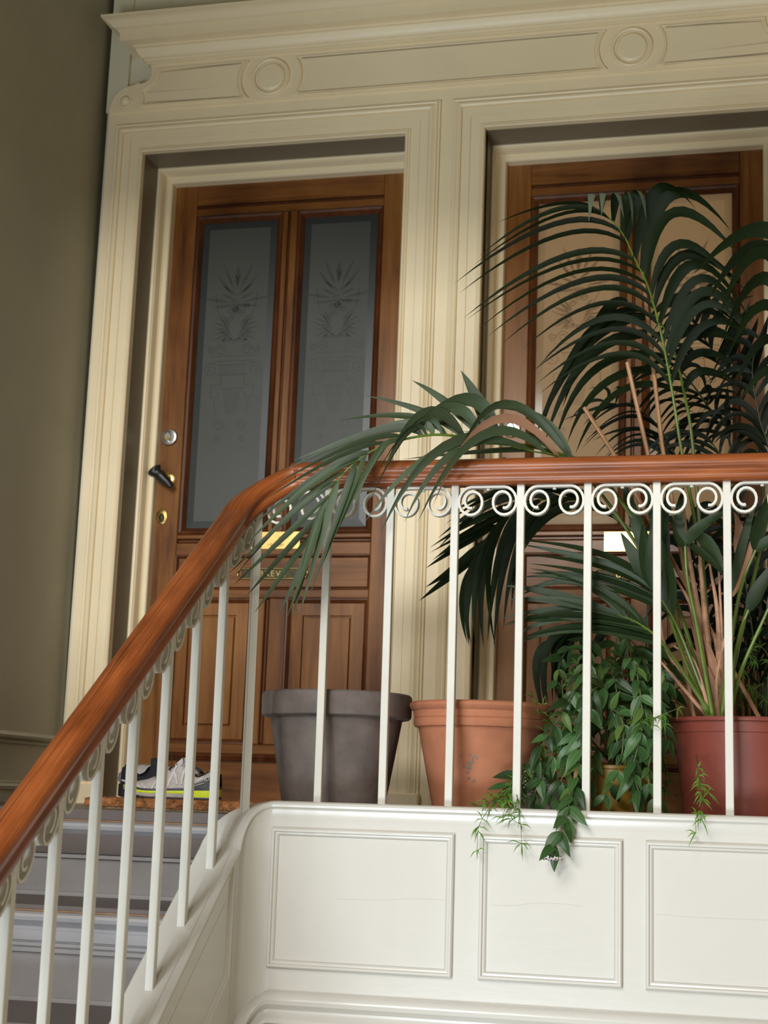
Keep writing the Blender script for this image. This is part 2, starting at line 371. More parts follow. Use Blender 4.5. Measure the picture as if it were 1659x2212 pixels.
p2 = endarc(C1, 1) + list(reversed(endarc(C2, -1)))
p3 = [(2 * -0.149 - x, z) for x, z in p1]
def rim(poly, w):
    n = len(poly); pts = [Vector(p) for p in poly]; out = []
    a2 = sum(pts[i].x * pts[(i + 1) % n].y - pts[(i + 1) % n].x * pts[i].y for i in range(n)); sg = 1 if a2 > 0 else -1
    for i in range(n):
        a = (pts[i] - pts[i - 1]).normalized(); b = (pts[(i + 1) % n] - pts[i]).normalized()
        nn = Vector((-a.y - b.y, a.x + b.x)) * sg; nn.normalize(); out.append(pts[i] + nn * w)
    return out
def resample(ch, n):
    P = [Vector(p) for p in ch]; L = [0.0]
    for a, b in zip(P, P[1:]): L.append(L[-1] + (b - a).length)
    out = []
    for k in range(n):
        s = L[-1] * k / (n - 1)
        for i in range(len(P) - 1):
            if s <= L[i + 1] + 1e-9: out.append(P[i].lerp(P[i + 1], (s - L[i]) / max(1e-9, L[i + 1] - L[i]))); break
    return out
le = list(reversed(left_end)); mir = lambda ch: [(2 * -0.149 - x, z) for x, z in ch]
NC = 14
for lc, rc_ in ((le, endarc(C1, -1)), (endarc(C1, 1), endarc(C2, -1)), (endarc(C2, 1), mir(le))):
    A, B_ = resample(lc, NC), resample(rc_, NC); loop = A + list(reversed(B_)); y = YB - 0.012
    prof = ((0.0, 0.001), (0.001, -0.007), (0.004, -0.012), (0.008, -0.011), (0.011, -0.003), (0.0125, 0.0005), (0.016, 0.0005), (0.0185, -0.006), (0.022, -0.007))
    rings = [[(q.x, y + yy, q.y) for q in rim(loop, d)] for d, yy in prof]
    mb = MB(); mb.loft(rings, True, False); o_ = (len(rings) - 1) * 2 * NC
    mb.add([], []); mb.f += [(o_ + i, o_ + i + 1, o_ + 2 * NC - 2 - i, o_ + 2 * NC - 1 - i) for i in range(NC - 1)]; mb.mi += [0] * (NC - 1)
    mb.build('frieze_panel', 'cream', tb, wall=True, smooth=True, angle=25)
for cx in (C1, C2):
    prof = [(0.076, 0.001), (0.0745, -0.010), (0.070, -0.013), (0.064, -0.010), (0.061, 0.0005), (0.056, 0.0005), (0.0545, -0.008), (0.047, -0.013), (0.01, -0.014)]
    rings = [[(cx + r * math.cos(2 * math.pi * k / 40), YB - 0.012 + d, ZC + r * math.sin(2 * math.pi * k / 40)) for k in range(40)] for r, d in prof]
    MB().loft(rings).build('roundel', 'cream', tb, wall=True, smooth=True, angle=12)
for cx in (-1.422, 1.124):
    prof = [(0.030, 0.001), (0.028, -0.004), (0.023, -0.004), (0.020, 0.0), (0.018, -0.008), (0.012, -0.014), (0.003, -0.016)]
    rings = [[(cx + r * math.cos(2 * math.pi * k / 24), YB - 0.012 + d, 2.642 + r * math.sin(2 * math.pi * k / 24)) for k in range(24)] for r, d in prof]
    MB().loft(rings).build('boss', 'cream', tb, wall=True, smooth=True, angle=60)
tc = struct('trim_4')
PR = [(0.0, 2.782), (0.010, 2.782), (0.010, 2.789), (0.016, 2.791), (0.018, 2.800), (0.024, 2.801), (0.030, 2.806), (0.038, 2.818), (0.044, 2.833), (0.052, 2.835), (0.052, 2.843), (0.058, 2.845), (0.092, 2.845), (0.092, 2.880),
      (0.098, 2.881), (0.099, 2.887), (0.106, 2.889), (0.114, 2.894), (0.126, 2.906), (0.142, 2.919), (0.150, 2.921), (0.150, 2.929), (0.0, 2.934)]
mb = MB(); xe0, xe1 = -1.330, 1.032
rings = [[(xe0 - p, 1.27, z) for p, z in PR], [(xe0 - p, 1.21 - p, z) for p, z in PR], [(xe1 + p, 1.21 - p, z) for p, z in PR], [(xe1 + p, 1.27, z) for p, z in PR]]
mb.loft(rings).build('cornice', 'cream', tc, wall=True, smooth=True, angle=30)
# ================================================================== DOORS
YL = 1.44                                       # front of the leaf
def make_door(idx, dx, glass, edge, etch):
    D = struct('door_%d' % idx)
    def bx(nm, x0, x1, z0, z1, y0, y1, mat, ch=0.0, par=D): return MB().box(x0 + dx, x1 + dx, y0, y1, z0, z1, ch).build(nm, mat, par, wall=True)
    # lining of the reveal, frame
    bx('reveal_lining', -1.336, -1.328, -0.04, 2.424, 1.2225, 1.50, 'jamb'); bx('reveal_lining', -0.299, -0.291, -0.04, 2.424, 1.2225, 1.50, 'jamb')
    bx('reveal_soffit', -1.336, -0.291, 2.418, 2.426, 1.2225, 1.50, 'jamb')
    FR = [(0.0, 1.352), (0.006, 1.348), (0.013, 1.350), (0.016, 1.358), (0.019, 1.354), (0.022, 1.360), (0.024, 1.392), (0.030, 1.400), (0.033, 1.396), (0.046, 1.397), (0.049, 1.402), (0.050, 1.46), (0.0, 1.46)]
    x0, x1, zt = -1.329, -0.298, 2.419
    def pth(d): return [(x0 + d + dx, -0.04), (x0 + d + dx, zt - d), (x1 - d + dx, zt - d), (x1 - d + dx, -0.04)]
    pp = [pth(d) for d, y in FR]
    for sgm in range(3):
        rings = [[(pp[k][e][0], FR[k][1], pp[k][e][1]) for k in range(len(FR))] for e in (sgm, sgm + 1)]
        MB().loft(rings).build('door_frame', 'cream', D, wall=True, smooth=True, angle=25)
    yb = 1.485
    bx('stile', -1.290, -1.190, -0.030, 2.400, YL, yb, 'wood_v', 0.003); bx('stile', -0.430, -0.325, -0.030, 2.400, YL, yb, 'wood_v', 0.003)
    bx('top_rail', -1.190, -0.430, 2.290, 2.400, YL, yb, 'wood_h', 0.003)
    bx('top_bead', -1.190, -0.430, 2.278, 2.289, YL + 0.008, yb, 'bead', 0.004)
    bx('inner_top_rail', -1.190, -0.430, 2.247, 2.277, YL + 0.003, yb, 'wood_h', 0.003)
    for a, b in ((-0.833, -0.803), (-0.801, -0.771)): pass
    bx('muntin', -0.832, -0.812, 0.973, 2.246, YL + 0.004, yb, 'wood_v', 0.003)
    bx('muntin_groove', -0.812, -0.802, 0.973, 2.246, YL + 0.010, yb, 'bead', 0.003)
    bx('muntin', -0.802, -0.774, 0.973, 2.246, YL + 0.004, yb, 'wood_v', 0.003)
    for a, b in ((-1.190, -0.832), (-0.774, -0.430)):
        # glazing bead round the pane, then the pane with its bevelled border
        z0, z1 = 0.973, 2.246; G = [(0.0, YL + 0.006), (0.005, YL + 0.001), (0.014, YL + 0.004), (0.022, YL + 0.014), (0.027, YL + 0.020), (0.027, yb), (0.0, yb)]
        mb = MB(); c = [[(a + d + dx, z0 + d), (b - d + dx, z0 + d), (b - d + dx, z1 - d), (a + d + dx, z1 - d)] for d, y in G]
        for e in range(4):
            n = (e + 1) % 4; mb.loft([[(c[k][q][0], G[k][1], c[k][q][1]) for k in range(len(G))] for q in (e, n)])
        mb.build('glazing_bead', 'bead', D, wall=True, smooth=True, angle=30)
        gx0, gx1, gz0, gz1 = a + 0.024 + dx, b - 0.024 + dx, z0 + 0.024, z1 - 0.024
        bw = 0.030; py = YL + 0.022
        mb = MB(); ro = [(gx0, gz0), (gx1, gz0), (gx1, gz1), (gx0, gz1)]; ri = [(gx0 + bw, gz0 + bw), (gx1 - bw, gz0 + bw), (gx1 - bw, gz1 - bw), (gx0 + bw, gz1 - bw)]
        mb.cur = 1; mb.loft([[(x, py + 0.006, z) for x, z in ro], [(x, py + 0.0015, z) for x, z in ro], [(x, py, z) for x, z in ri]], True, False)
        mb.cur = 0; mb.add([(x, py, z) for x, z in ri], [(0, 1, 2, 3)]); mb.add([(x, py + 0.006, z) for x, z in ro], [(3, 2, 1, 0)])
        pane = mb.build('glass_pane', [glass, edge], D, wall=True)
        # etched urn with flowers
        cx = (gx0 + gx1) / 2; mb = MB(); ey = py - 0.0006
        def line(pts, wd=0.0035):
            P = [Vector((p[0], 0, p[1])) for p in pts]; vv = []
            for i, p in enumerate(P):
                t = (P[min(i + 1, len(P) - 1)] - P[max(i - 1, 0)]).normalized(); nn = Vector((-t.z, 0, t.x)) * (wd / 2)
                vv += [(cx + p.x + nn.x, ey, p.z + nn.z), (cx + p.x - nn.x, ey, p.z - nn.z)]
            mb.add(vv, [(2 * i, 2 * i + 1, 2 * i + 3, 2 * i + 2) for i in range(len(P) - 1)])
        def spiral(x, z, r, sg, turns=1.6, a0=0, wd=0.004): line([(x + sg * r * (1 - 0.75 * k / 22) * math.cos(a0 + k / 22 * turns * 2 * math.pi), z + r * (1 - 0.75 * k / 22) * math.sin(a0 + k / 22 * turns * 2 * math.pi)) for k in range(23)], wd)
        def lf(x, z, ang, ln, wd=0.012):
            ca, sa = math.cos(ang), math.sin(ang); pts = [(0, 0), (0.35, 0.5), (0.7, 0.35), (1, 0), (0.7, -0.35), (0.35, -0.5)]
            mb.add([(cx + x + ca * u * ln - sa * v * wd, ey, z + sa * u * ln + ca * v * wd) for u, v in pts], [(0, 1, 2, 3, 4, 5)])
        for z, hw in ((1.675, 0.085), (1.655, 0.080), (1.64, 0.06), (1.60, 0.062), (1.545, 0.045)): line([(-hw, z), (hw, z)])
        for k in range(-3, 4): line([(k * 0.011, 1.54), (k * 0.006, 1.44)], 0.003)
        for k in range(-6, 7): line([(k * 0.009, 1.64), (k * 0.008, 1.60)], 0.002)
        for sg in (-1, 1):
            spiral(sg * 0.052, 1.70, 0.024, sg); spiral(sg * 0.088, 1.62, 0.030, -sg, a0=1); spiral(sg * 0.090, 1.70, 0.016, -sg, a0=2)
            line([(sg * 0.045, 1.60), (sg * 0.05, 1.56), (sg * 0.085, 1.56), (sg * 0.085, 1.51), (sg * 0.055, 1.51), (sg * 0.055, 1.53)], 0.004)
            line([(sg * 0.07, 1.505), (sg * 0.062, 1.44)], 0.003)
            spiral(sg * 0.045, 1.40, 0.022, sg); spiral(sg * 0.05, 1.345, 0.014, -sg)
            for k in range(7):
                an = math.radians(90 - sg * (10 + 14 * k)); rr = 0.06 + 0.02 * ((k * 3) % 4)
                lf(sg * 0.012 * (k % 3), 1.88 + 0.012 * (6 - k), an, rr)
                lf(sg * 0.02, 1.80 - 0.006 * k, math.radians(90 - sg * (40 + 15 * k)), 0.055 + 0.01 * (k % 3))
            line([(sg * 0.01, 1.74), (sg * 0.04, 1.80), (sg * 0.075, 1.86), (sg * 0.085, 1.93)], 0.003); line([(sg * 0.01, 1.74), (sg * 0.06, 1.78), (sg * 0.095, 1.80)], 0.003)
        for k in range(5): spiral(-0.04 + 0.02 * k, 1.735 + 0.004 * (k % 2), 0.009, 1)
        for k in range(9): spiral(0.05 * math.cos(k * 2.4) * (k / 9), 1.86 + 0.05 * math.sin(k * 2.4) * (k / 9), 0.014, 1)
        lf(0, 1.97, math.pi / 2, 0.075, 0.016)
        mb.build('etched_ornament', etch, pane, wall=True, clean=False)
    bx('lock_rail', -1.190, -0.430, 0.956, 0.972, YL, yb, 'wood_h', 0.003); bx('lock_rail_bead', -1.190, -0.430, 0.941, 0.955, YL + 0.009, yb, 'bead', 0.004)
    bx('lock_rail', -1.190, -0.430, 0.893, 0.940, YL, yb, 'wood_h', 0.003)
    def framebead(a, b, z0, z1, w, nm, mat='bead'):
        mb = MB(); G = [(0.0, YL + 0.002), (w * 0.3, YL + 0.003), (w, YL + 0.014), (w, yb), (0.0, yb)]
        c = [[(a + d + dx, z0 + d), (b - d + dx, z0 + d), (b - d + dx, z1 - d), (a + d + dx, z1 - d)] for d, y in G]
        for e in range(4):
            n = (e + 1) % 4; mb.loft([[(c[k][q][0], G[k][1], c[k][q][1]) for k in range(len(G))] for q in (e, n)])
        mb.build(nm, mat, D, wall=True)
    framebead(-1.190, -0.430, 0.764, 0.893, 0.011, 'panel_bead'); bx('middle_panel', -1.179, -0.441, 0.775, 0.882, YL + 0.014, yb, 'wood_h')
    bx('frieze_rail', -1.190, -0.430, 0.731, 0.763, YL, yb, 'wood_h', 0.003)
    bx('muntin', -0.876, -0.826, 0.192, 0.730, YL, yb, 'wood_v', 0.003); bx('muntin_bead', -0.826, -0.808, 0.192, 0.730, YL + 0.006, yb, 'bead', 0.006); bx('muntin', -0.808, -0.743, 0.192, 0.730, YL, yb, 'wood_v', 0.003)
    for a, b in ((-1.190, -0.876), (-0.743, -0.430)):
        framebead(a, b, 0.192, 0.730, 0.018, 'panel_bead')
        y = YL + 0.014; P = [(0.016, y), (0.062, y - 0.001), (0.064, y + 0.009), (0.069, y + 0.009), (0.072, y - 0.003), (0.078, y - 0.003)]
        rings = [[(q[0] + dx, yy, q[1]) for q in ((a + d, 0.192 + d), (b - d, 0.192 + d), (b - d, 0.730 - d), (a + d, 0.730 - d))] for d, yy in [(0.016, yb)] + P]
        MB().loft(rings).build('lower_panel', 'wood_v', D, wall=True)
    bx('bottom_rail', -1.190, -0.430, 0.155, 0.191, YL, yb, 'wood_h', 0.003)
    mb = MB(); rings = [[(x + dx, YL - d, 0.128 + h) for d, h in [(-0.04, 0), (0.008, 0), (0.012, 0.006), (0.006, 0.010), (0.010, 0.017), (0.004, 0.026), (-0.04, 0.026)]] for x in (-1.19, -0.43)]
    mb.loft(rings).build('weather_bead', 'bead', D, wall=True, smooth=True, angle=30)
    bx('bottom_board', -1.190, -0.430, -0.030, 0.127, YL + 0.001, yb, 'wood_h', 0.003)
    bx('threshold', -1.33, -0.297, -0.0405, -0.031, 1.24, 1.5, 'lino')
    return D, bx
def disc(cx, cz, y, prof, n=28): return MB().loft([[(cx + r * math.cos(2 * math.pi * k / n) * sx, y - d, cz + r * math.sin(2 * math.pi * k / n)) for k in range(n)] for r, d, sx in prof])
def hardware(D, dx, plate, slot, lines, ink):
    a, b, z0, z1 = plate
    p = MB().box(a, b, YL - 0.004, YL + 0.001, z0, z1, 0.001).build('name_plate', 'brass', D, wall=True)
    for txt, x, z, size in lines:
        text_mesh(txt, size, 'plate_lettering', ink, p, Matrix.Translation(lean((x, YL - 0.0042, z))) @ FACE, 0.0003)
    a, b, z0, z1 = slot
    y = YL + 0.014
    s = MB().box(a + 0.012, b - 0.012, y - 0.006, y + 0.001, z0, z1, 0.002).build('letter_slot', 'brass_dark', D, wall=True)
    mb = MB(); zc = (z0 + z1) / 2
    for zz in (z0 + 0.001, z1 - 0.001): mb.tube([(a + 0.010, y - 0.007, zz), (b - 0.010, y - 0.007, zz)], 0.0028, 8)
    for x, sg in ((a + 0.010, -1), (b - 0.010, 1)):
        mb.tube([(x + sg * 0.013 * math.sin(t) , y - 0.007, zc + 0.0165 * math.cos(t)) for t in [math.pi * k / 10 for k in range(11)]], 0.0032, 8)
    mb.build('slot_rim', 'brass_old', s, wall=True, smooth=True)
    text_mesh('BREVE', 0.032, 'slot_lettering', 'brass_old', s, Matrix.Translation(lean(((a + b) / 2, y - 0.0065, zc - 0.0115))) @ FACE, 0.0012, spacing=1.25)
    # deadlock, lever handle, key escutcheon
    lk = disc(-1.243 + dx, 1.352, YL, [(0.033, -0.001, 1), (0.033, 0.006, 1), (0.030, 0.011, 1), (0.022, 0.012, 1), (0.021, 0.010, 1), (0.003, 0.010, 1)]).build('deadlock', 'chrome', D, wall=True, smooth=True, angle=35)
    disc(-1.247 + dx, 1.352, YL - 0.010, [(0.022, -0.001, 0.72), (0.022, 0.006, 0.72), (0.018, 0.008, 0.72), (0.017, 0.006, 0.72), (0.002, 0.006, 0.72)]).build('lock_cylinder', 'chrome', lk, wall=True, smooth=True, angle=35)
    disc(-1.247 + dx, 1.345, YL - 0.016, [(0.009, -0.001, 0.9), (0.009, 0.002, 0.9), (0.002, 0.002, 0.9)]).build('keyhole_core', 'brass_old', lk, wall=True)
    rose = disc(-1.236 + dx, 1.188, YL, [(0.028, -0.001, 1), (0.028, 0.004, 1), (0.022, 0.008, 1), (0.012, 0.009, 1), (0.010, 0.030, 1), (0.002, 0.030, 1)]).build('handle_rose', 'brass', D, wall=True, smooth=True, angle=35)
    mb = MB(); hp = catmull([(-1.282 + dx, YL - 0.050, 1.222), (-1.268 + dx, YL - 0.052, 1.205), (-1.238 + dx, YL - 0.050, 1.180), (-1.205 + dx, YL - 0.045, 1.150)], 5)
    rr = [1.3 * q for q in (0.013, 0.021, 0.023, 0.022, 0.020, 0.017, 0.015, 0.0155, 0.016, 0.0155, 0.0145, 0.0135, 0.0125, 0.0115, 0.0105, 0.007)]
    rings = []
    for i, p in enumerate(hp):
        t = (hp[min(i + 1, len(hp) - 1)] - hp[max(i - 1, 0)]).normalized(); u = t.cross(Vector((0, 1, 0))).normalized(); v = Vector((0, 1, 0))
        rings.append([tuple(p + u * rr[i] * math.cos(q) + v * rr[i] * 0.8 * math.sin(q)) for q in [2 * math.pi * k / 10 for k in range(10)]])
    mb.loft(rings); mb.tube([(-1.236 + dx, YL - 0.05, 1.180), (-1.236 + dx, YL - 0.02, 1.186)], 0.011, 10)
    mb.build('lever_handle', 'black', D, wall=True, smooth=True, angle=60)
    es = disc(-1.255 + dx, 1.043, YL, [(0.030, -0.001, 0.78), (0.030, 0.003, 0.78), (0.026, 0.005, 0.78), (0.003, 0.005, 0.78)]).build('key_escutcheon', 'brass_old', D, wall=True, smooth=True, angle=35)
    disc(-1.254 + dx, 1.038, YL - 0.005, [(0.017, -0.001, 0.62), (0.016, 0.003, 0.62), (0.010, 0.006, 0.6), (0.002, 0.007, 0.6)]).build('keyhole_cover', 'brass_dark', es, wall=True, smooth=True)
D1, bx1 = make_door(1, 0.0, 'glass_grey', 'glass_edge', 'etch')
hardware(D1, 0.0, (-0.957, -0.700, 0.914, 0.980), (-0.938, -0.672, 0.804, 0.844), [('ra          igton', -0.800, 0.952, 0.020), ('rd Fejer', -0.793, 0.925, 0.020)], 'ink')
D2, bx2 = make_door(2, 1.327, 'glass_beige', 'glass_beige_edge', 'etch_beige')
hardware(D2, 1.327, (0.424, 0.585, 0.896, 0.968), (0.390, 0.646, 0.796, 0.836), [], 'ink')
FRONDS = [{"label":"","rachis":[[0.842,0.3,0.257],[0.814,0.3,0.637],[0.775,0.28,0.893],[0.754,0.27,1.01],[0.73,0.26,1.175],[0.702,0.26,1.331],[0.666,0.26,1.47],[0.628,0.27,1.558],[0.592,0.28,1.641],[0.544,0.29,1.704],[0.481,0.31,1.756]],"L":[[0.586,[0.571,0.3,1.287],[0.353,0.3,1.177],0.02],[0.687,[0.533,0.28,1.416],[0.341,0.26,1.284],0.022],[0.76,[0.468,0.26,1.491],[0.207,0.22,1.347],0.022],[0.823,[0.421,0.26,1.566],[0.139,0.22,1.387],0.021],[0.896,[0.385,0.27,1.671],[0.103,0.24,1.478],0.02],[0.984,[0.38,0.3,1.75],[0.225,0.28,1.698],0.016]],"nL":15,"R":[[0.591,[0.828,0.22,1.341],[0.952,0.18,1.283],0.026],[0.687,[0.822,0.22,1.51],[0.949,0.16,1.31],0.034],[0.76,[0.772,0.22,1.574],[0.911,0.16,1.435],0.036],[0.808,[0.739,0.24,1.736],[0.906,0.16,1.578],0.042],[0.852,[0.676,0.26,1.779],[0.758,0.2,1.702],0.046],[0.886,[0.625,0.27,1.758],[0.652,0.2,1.64],0.04],[0.928,[0.578,0.28,1.765],[0.579,0.23,1.678],0.034],[0.986,[0.499,0.3,1.775],[0.496,0.26,1.675],0.026]],"nR":15,"col":"leaf","r":0.006},{"label":"","rachis":[[0.84,0.36,0.261],[0.788,0.38,0.981],[0.76,0.38,1.186],[0.723,0.4,1.345],[0.67,0.4,1.432],[0.587,0.42,1.485]],"L":[[0.717,[0.573,0.36,1.186],[0.455,0.33,1.004],0.04],[0.821,[0.492,0.36,1.272],[0.361,0.32,1.031],0.044],[0.923,[0.472,0.38,1.356],[0.338,0.34,1.071],0.046],[0.994,[0.508,0.4,1.41],[0.41,0.38,1.155],0.036]],"nL":7,"R":[[0.717,[0.816,0.36,1.247],[0.919,0.3,1.186],0.026],[0.923,[0.791,0.36,1.469],[0.908,0.3,1.362],0.03]],"nR":6,"col":"leaf","r":0.006},{"label":"","rachis":[[0.863,0.2,0.252],[0.976,0.2,0.747],[1.06,0.2,1.129],[1.089,0.2,1.389],[1.091,0.2,1.509]],"L":[[0.702,[0.994,0.18,1.19],[0.908,0.15,1.082],0.03],[0.856,[0.974,0.18,1.508],[0.873,0.13,1.285],0.045],[0.958,[0.975,0.18,1.595],[0.8,0.14,1.463],0.05]],"nL":7,"R":[[0.702,[1.152,0.2,1.19],[1.222,0.2,1.085],0.04],[0.958,[1.184,0.2,1.544],[1.291,0.2,1.446],0.05]],"nR":6,"col":"leaf","r":0.006},{"label":"frond arching left over the handrail and hanging in front of the balusters","rachis":[[0.836,0.28,0.256],[0.718,0.22,0.626],[0.547,0.16,0.899],[0.412,0.12,0.964],[0.27,0.05,0.98],[0.199,0.01,0.983],[0.116,-0.03,0.983],[0.031,-0.06,0.963],[-0.038,-0.08,0.933],[-0.105,-0.1,0.876],[-0.153,-0.11,0.799],[-0.181,-0.11,0.717],[-0.202,-0.11,0.643]],"L":[[0.6,[0.22,0.06,1.092],[0.163,0.08,1.192],0.052],[0.624,[0.127,0.04,1.09],[0.0,0.06,1.165],0.034],[0.677,[0.039,-0.0,1.053],[-0.12,0.02,1.089],0.028],[0.701,[0.004,-0.04,1.014],[-0.266,-0.04,0.907],0.034],[0.755,[-0.1,-0.08,0.943],[-0.323,-0.1,0.829],0.03],[0.8,[-0.182,-0.1,0.871],[-0.358,-0.12,0.73],0.03],[0.852,[-0.237,-0.12,0.779],[-0.403,-0.12,0.599],0.028],[0.905,[-0.268,-0.13,0.69],[-0.408,-0.12,0.555],0.028],[0.955,[-0.261,-0.12,0.598],[-0.341,-0.12,0.487],0.028]],"nL":15,"R":[[0.6,[0.186,0.0,1.088],[0.016,-0.08,0.941],0.05],[0.647,[0.106,-0.04,1.037],[0.003,-0.1,0.892],0.04],[0.701,[0.05,-0.07,0.993],[-0.043,-0.1,0.743],0.026],[0.755,[-0.03,-0.1,0.912],[-0.105,-0.12,0.755],0.024],[0.8,[-0.073,-0.12,0.839],[-0.152,-0.13,0.664],0.026],[0.852,[-0.139,-0.12,0.74],[-0.205,-0.12,0.471],0.03],[0.905,[-0.187,-0.12,0.654],[-0.227,-0.12,0.463],0.03],[0.955,[-0.217,-0.12,0.604],[-0.273,-0.12,0.487],0.026]],"nR":13,"col":"leaf","r":0.006},{"label":"short frond bending over the handrail with a long brown withered leaflet","rachis":[[0.842,0.3,0.257],[0.668,0.22,0.664],[0.499,0.14,0.909],[0.427,0.1,0.947],[0.368,0.07,0.954],[0.31,0.03,0.963]],"L":[[0.807,[0.288,0.04,1.082],[0.183,-0.06,0.891],0.034],[0.888,[0.243,-0.02,0.975],[0.098,-0.11,0.727],0.03],[0.928,[0.197,-0.04,0.946],[0.071,-0.11,0.733],0.032],[0.964,[0.149,-0.05,0.938],[0.002,-0.11,0.698],0.036],[1.0,[0.113,-0.06,0.918],[-0.05,-0.11,0.729],0.03]],"nL":6,"R":[[0.807,[0.388,0.1,1.051],[0.278,0.06,1.073],0.03],[0.928,[0.257,0.05,0.952],[0.023,-0.0,0.924],0.03]],"nR":3,"col":"leaf","r":0.006},{"label":"dark frond drooping behind the balusters in front of the cream pilaster","rachis":[[0.84,0.36,0.261],[0.721,0.4,0.625],[0.656,0.4,0.745],[0.562,0.42,0.83],[0.466,0.44,0.887],[0.355,0.46,0.898],[0.256,0.48,0.872],[0.191,0.5,0.814],[0.15,0.5,0.73]],"L":[[0.558,[0.39,0.4,0.842],[0.267,0.38,0.663],0.024],[0.656,[0.32,0.42,0.819],[0.269,0.42,0.601],0.03],[0.753,[0.264,0.44,0.754],[0.227,0.44,0.461],0.034],[0.843,[0.186,0.46,0.703],[0.208,0.46,0.456],0.034],[0.92,[0.135,0.48,0.636],[0.127,0.48,0.455],0.03],[1.0,[0.107,0.48,0.609],[0.124,0.48,0.471],0.026]],"nL":14,"R":[[0.558,[0.373,0.42,0.936],[0.168,0.42,0.897],0.026],[0.656,[0.261,0.44,0.921],[0.054,0.44,0.826],0.028],[0.753,[0.189,0.46,0.877],[0.027,0.46,0.752],0.03],[0.843,[0.145,0.48,0.818],[0.027,0.48,0.734],0.03],[0.979,[0.074,0.5,0.681],[-0.03,0.5,0.6],0.036]],"nR":12,"col":"leaf","r":0.006},{"label":"","rachis":[[0.838,0.22,0.253],[0.757,0.17,0.469],[0.709,0.15,0.559],[0.671,0.14,0.614]],"L":[[0.713,[0.564,0.13,0.588],[0.391,0.12,0.606],0.026],[0.834,[0.551,0.13,0.632],[0.352,0.12,0.66],0.028],[0.942,[0.539,0.13,0.682],[0.316,0.12,0.719],0.026]],"nL":6,"R":[[0.713,[0.723,0.13,0.638],[0.701,0.13,0.738],0.05],[0.888,[0.68,0.13,0.663],[0.671,0.14,0.778],0.05],[0.992,[0.637,0.13,0.675],[0.6,0.14,0.741],0.04]],"nR":5,"col":"leaf","r":0.006},{"label":"","rachis":[[0.839,0.2,0.252],[0.721,0.15,0.43],[0.656,0.13,0.489],[0.596,0.12,0.515]],"L":[[0.583,[0.504,0.12,0.475],[0.311,0.12,0.43],0.026],[0.823,[0.468,0.11,0.517],[0.297,0.1,0.49],0.028],[0.983,[0.43,0.11,0.567],[0.291,0.11,0.592],0.028]],"nL":8,"R":[[0.755,[0.54,0.12,0.587],[0.359,0.12,0.64],0.026],[0.983,[0.478,0.12,0.606],[0.328,0.12,0.562],0.026]],"nR":5,"col":"leaf","r":0.006},{"label":"","rachis":[[0.838,0.45,0.266],[0.654,0.43,0.477],[0.563,0.42,0.515],[0.471,0.42,0.505],[0.405,0.42,0.467]],"L":[[0.692,[0.434,0.4,0.465],[0.403,0.4,0.307],0.026],[0.987,[0.342,0.4,0.412],[0.37,0.4,0.241],0.03]],"nL":6,"R":[[0.692,[0.513,0.4,0.466],[0.462,0.4,0.282],0.03],[0.987,[0.395,0.4,0.399],[0.43,0.4,0.229],0.03]],"nR":4,"col":"leaf","r":0.006}]
FANS = [{"stem":[[0.84,0.16,0.25],[0.8,0.15,0.492],[0.777,0.14,0.614],[0.771,0.14,0.701]],"blades":[[[0.771,0.14,0.699],[0.82,0.13,0.755],[0.905,0.13,0.804],0.05,"leaf"],[[0.771,0.14,0.699],[0.755,0.14,0.777],[0.769,0.15,0.867],0.04,"leaf"],[[0.771,0.14,0.699],[0.75,0.13,0.722],[0.738,0.13,0.763],0.03,"leaf"],[[0.774,0.14,0.711],[0.826,0.12,0.667],[0.877,0.12,0.613],0.034,"leaf"],[[0.796,0.14,0.739],[0.843,0.15,0.69],[0.873,0.15,0.628],0.05,"leaf"]]},{"stem":[[0.827,0.2,0.252],[0.756,0.18,0.433],[0.708,0.17,0.581]],"blades":[[[0.708,0.17,0.575],[0.709,0.17,0.707],[0.723,0.18,0.874],0.06,"leaf"],[[0.711,0.17,0.575],[0.646,0.18,0.76],[0.588,0.2,0.933],0.055,"leaf"],[[0.721,0.17,0.556],[0.694,0.2,0.75],[0.656,0.22,0.896],0.05,"leaf"]]},{"stem":[[0.863,0.16,0.25],[0.887,0.14,0.43],[0.915,0.13,0.588],[0.954,0.13,0.688]],"blades":[[[0.954,0.13,0.686],[0.964,0.12,0.758],[0.999,0.12,0.851],0.055,"leaf"],[[0.954,0.13,0.686],[0.997,0.12,0.715],[1.058,0.12,0.757],0.045,"leaf"]]},{"stem":[[0.882,0.14,0.249],[0.895,0.13,0.381],[0.914,0.12,0.477],[0.934,0.12,0.528]],"blades":[[[0.934,0.12,0.525],[0.968,0.11,0.591],[1.022,0.11,0.682],0.055,"leaf"]]},{"stem":[[0.863,0.18,0.251],[0.877,0.16,0.432],[0.89,0.15,0.584]],"blades":[[[0.89,0.15,0.581],[0.926,0.13,0.723],[0.96,0.13,0.832],0.034,"leaf"],[[0.894,0.15,0.568],[0.937,0.14,0.675],[0.983,0.14,0.849],0.034,"dry"],[[0.903,0.16,0.685],[0.914,0.15,0.739],[0.899,0.15,0.796],0.04,"dry"]]},{"stem":[[0.882,0.12,0.248],[0.913,0.1,0.366],[0.984,0.1,0.529]],"blades":[[[0.984,0.1,0.529],[1.02,0.1,0.595],[1.057,0.1,0.693],0.05,"leaf"]]}]
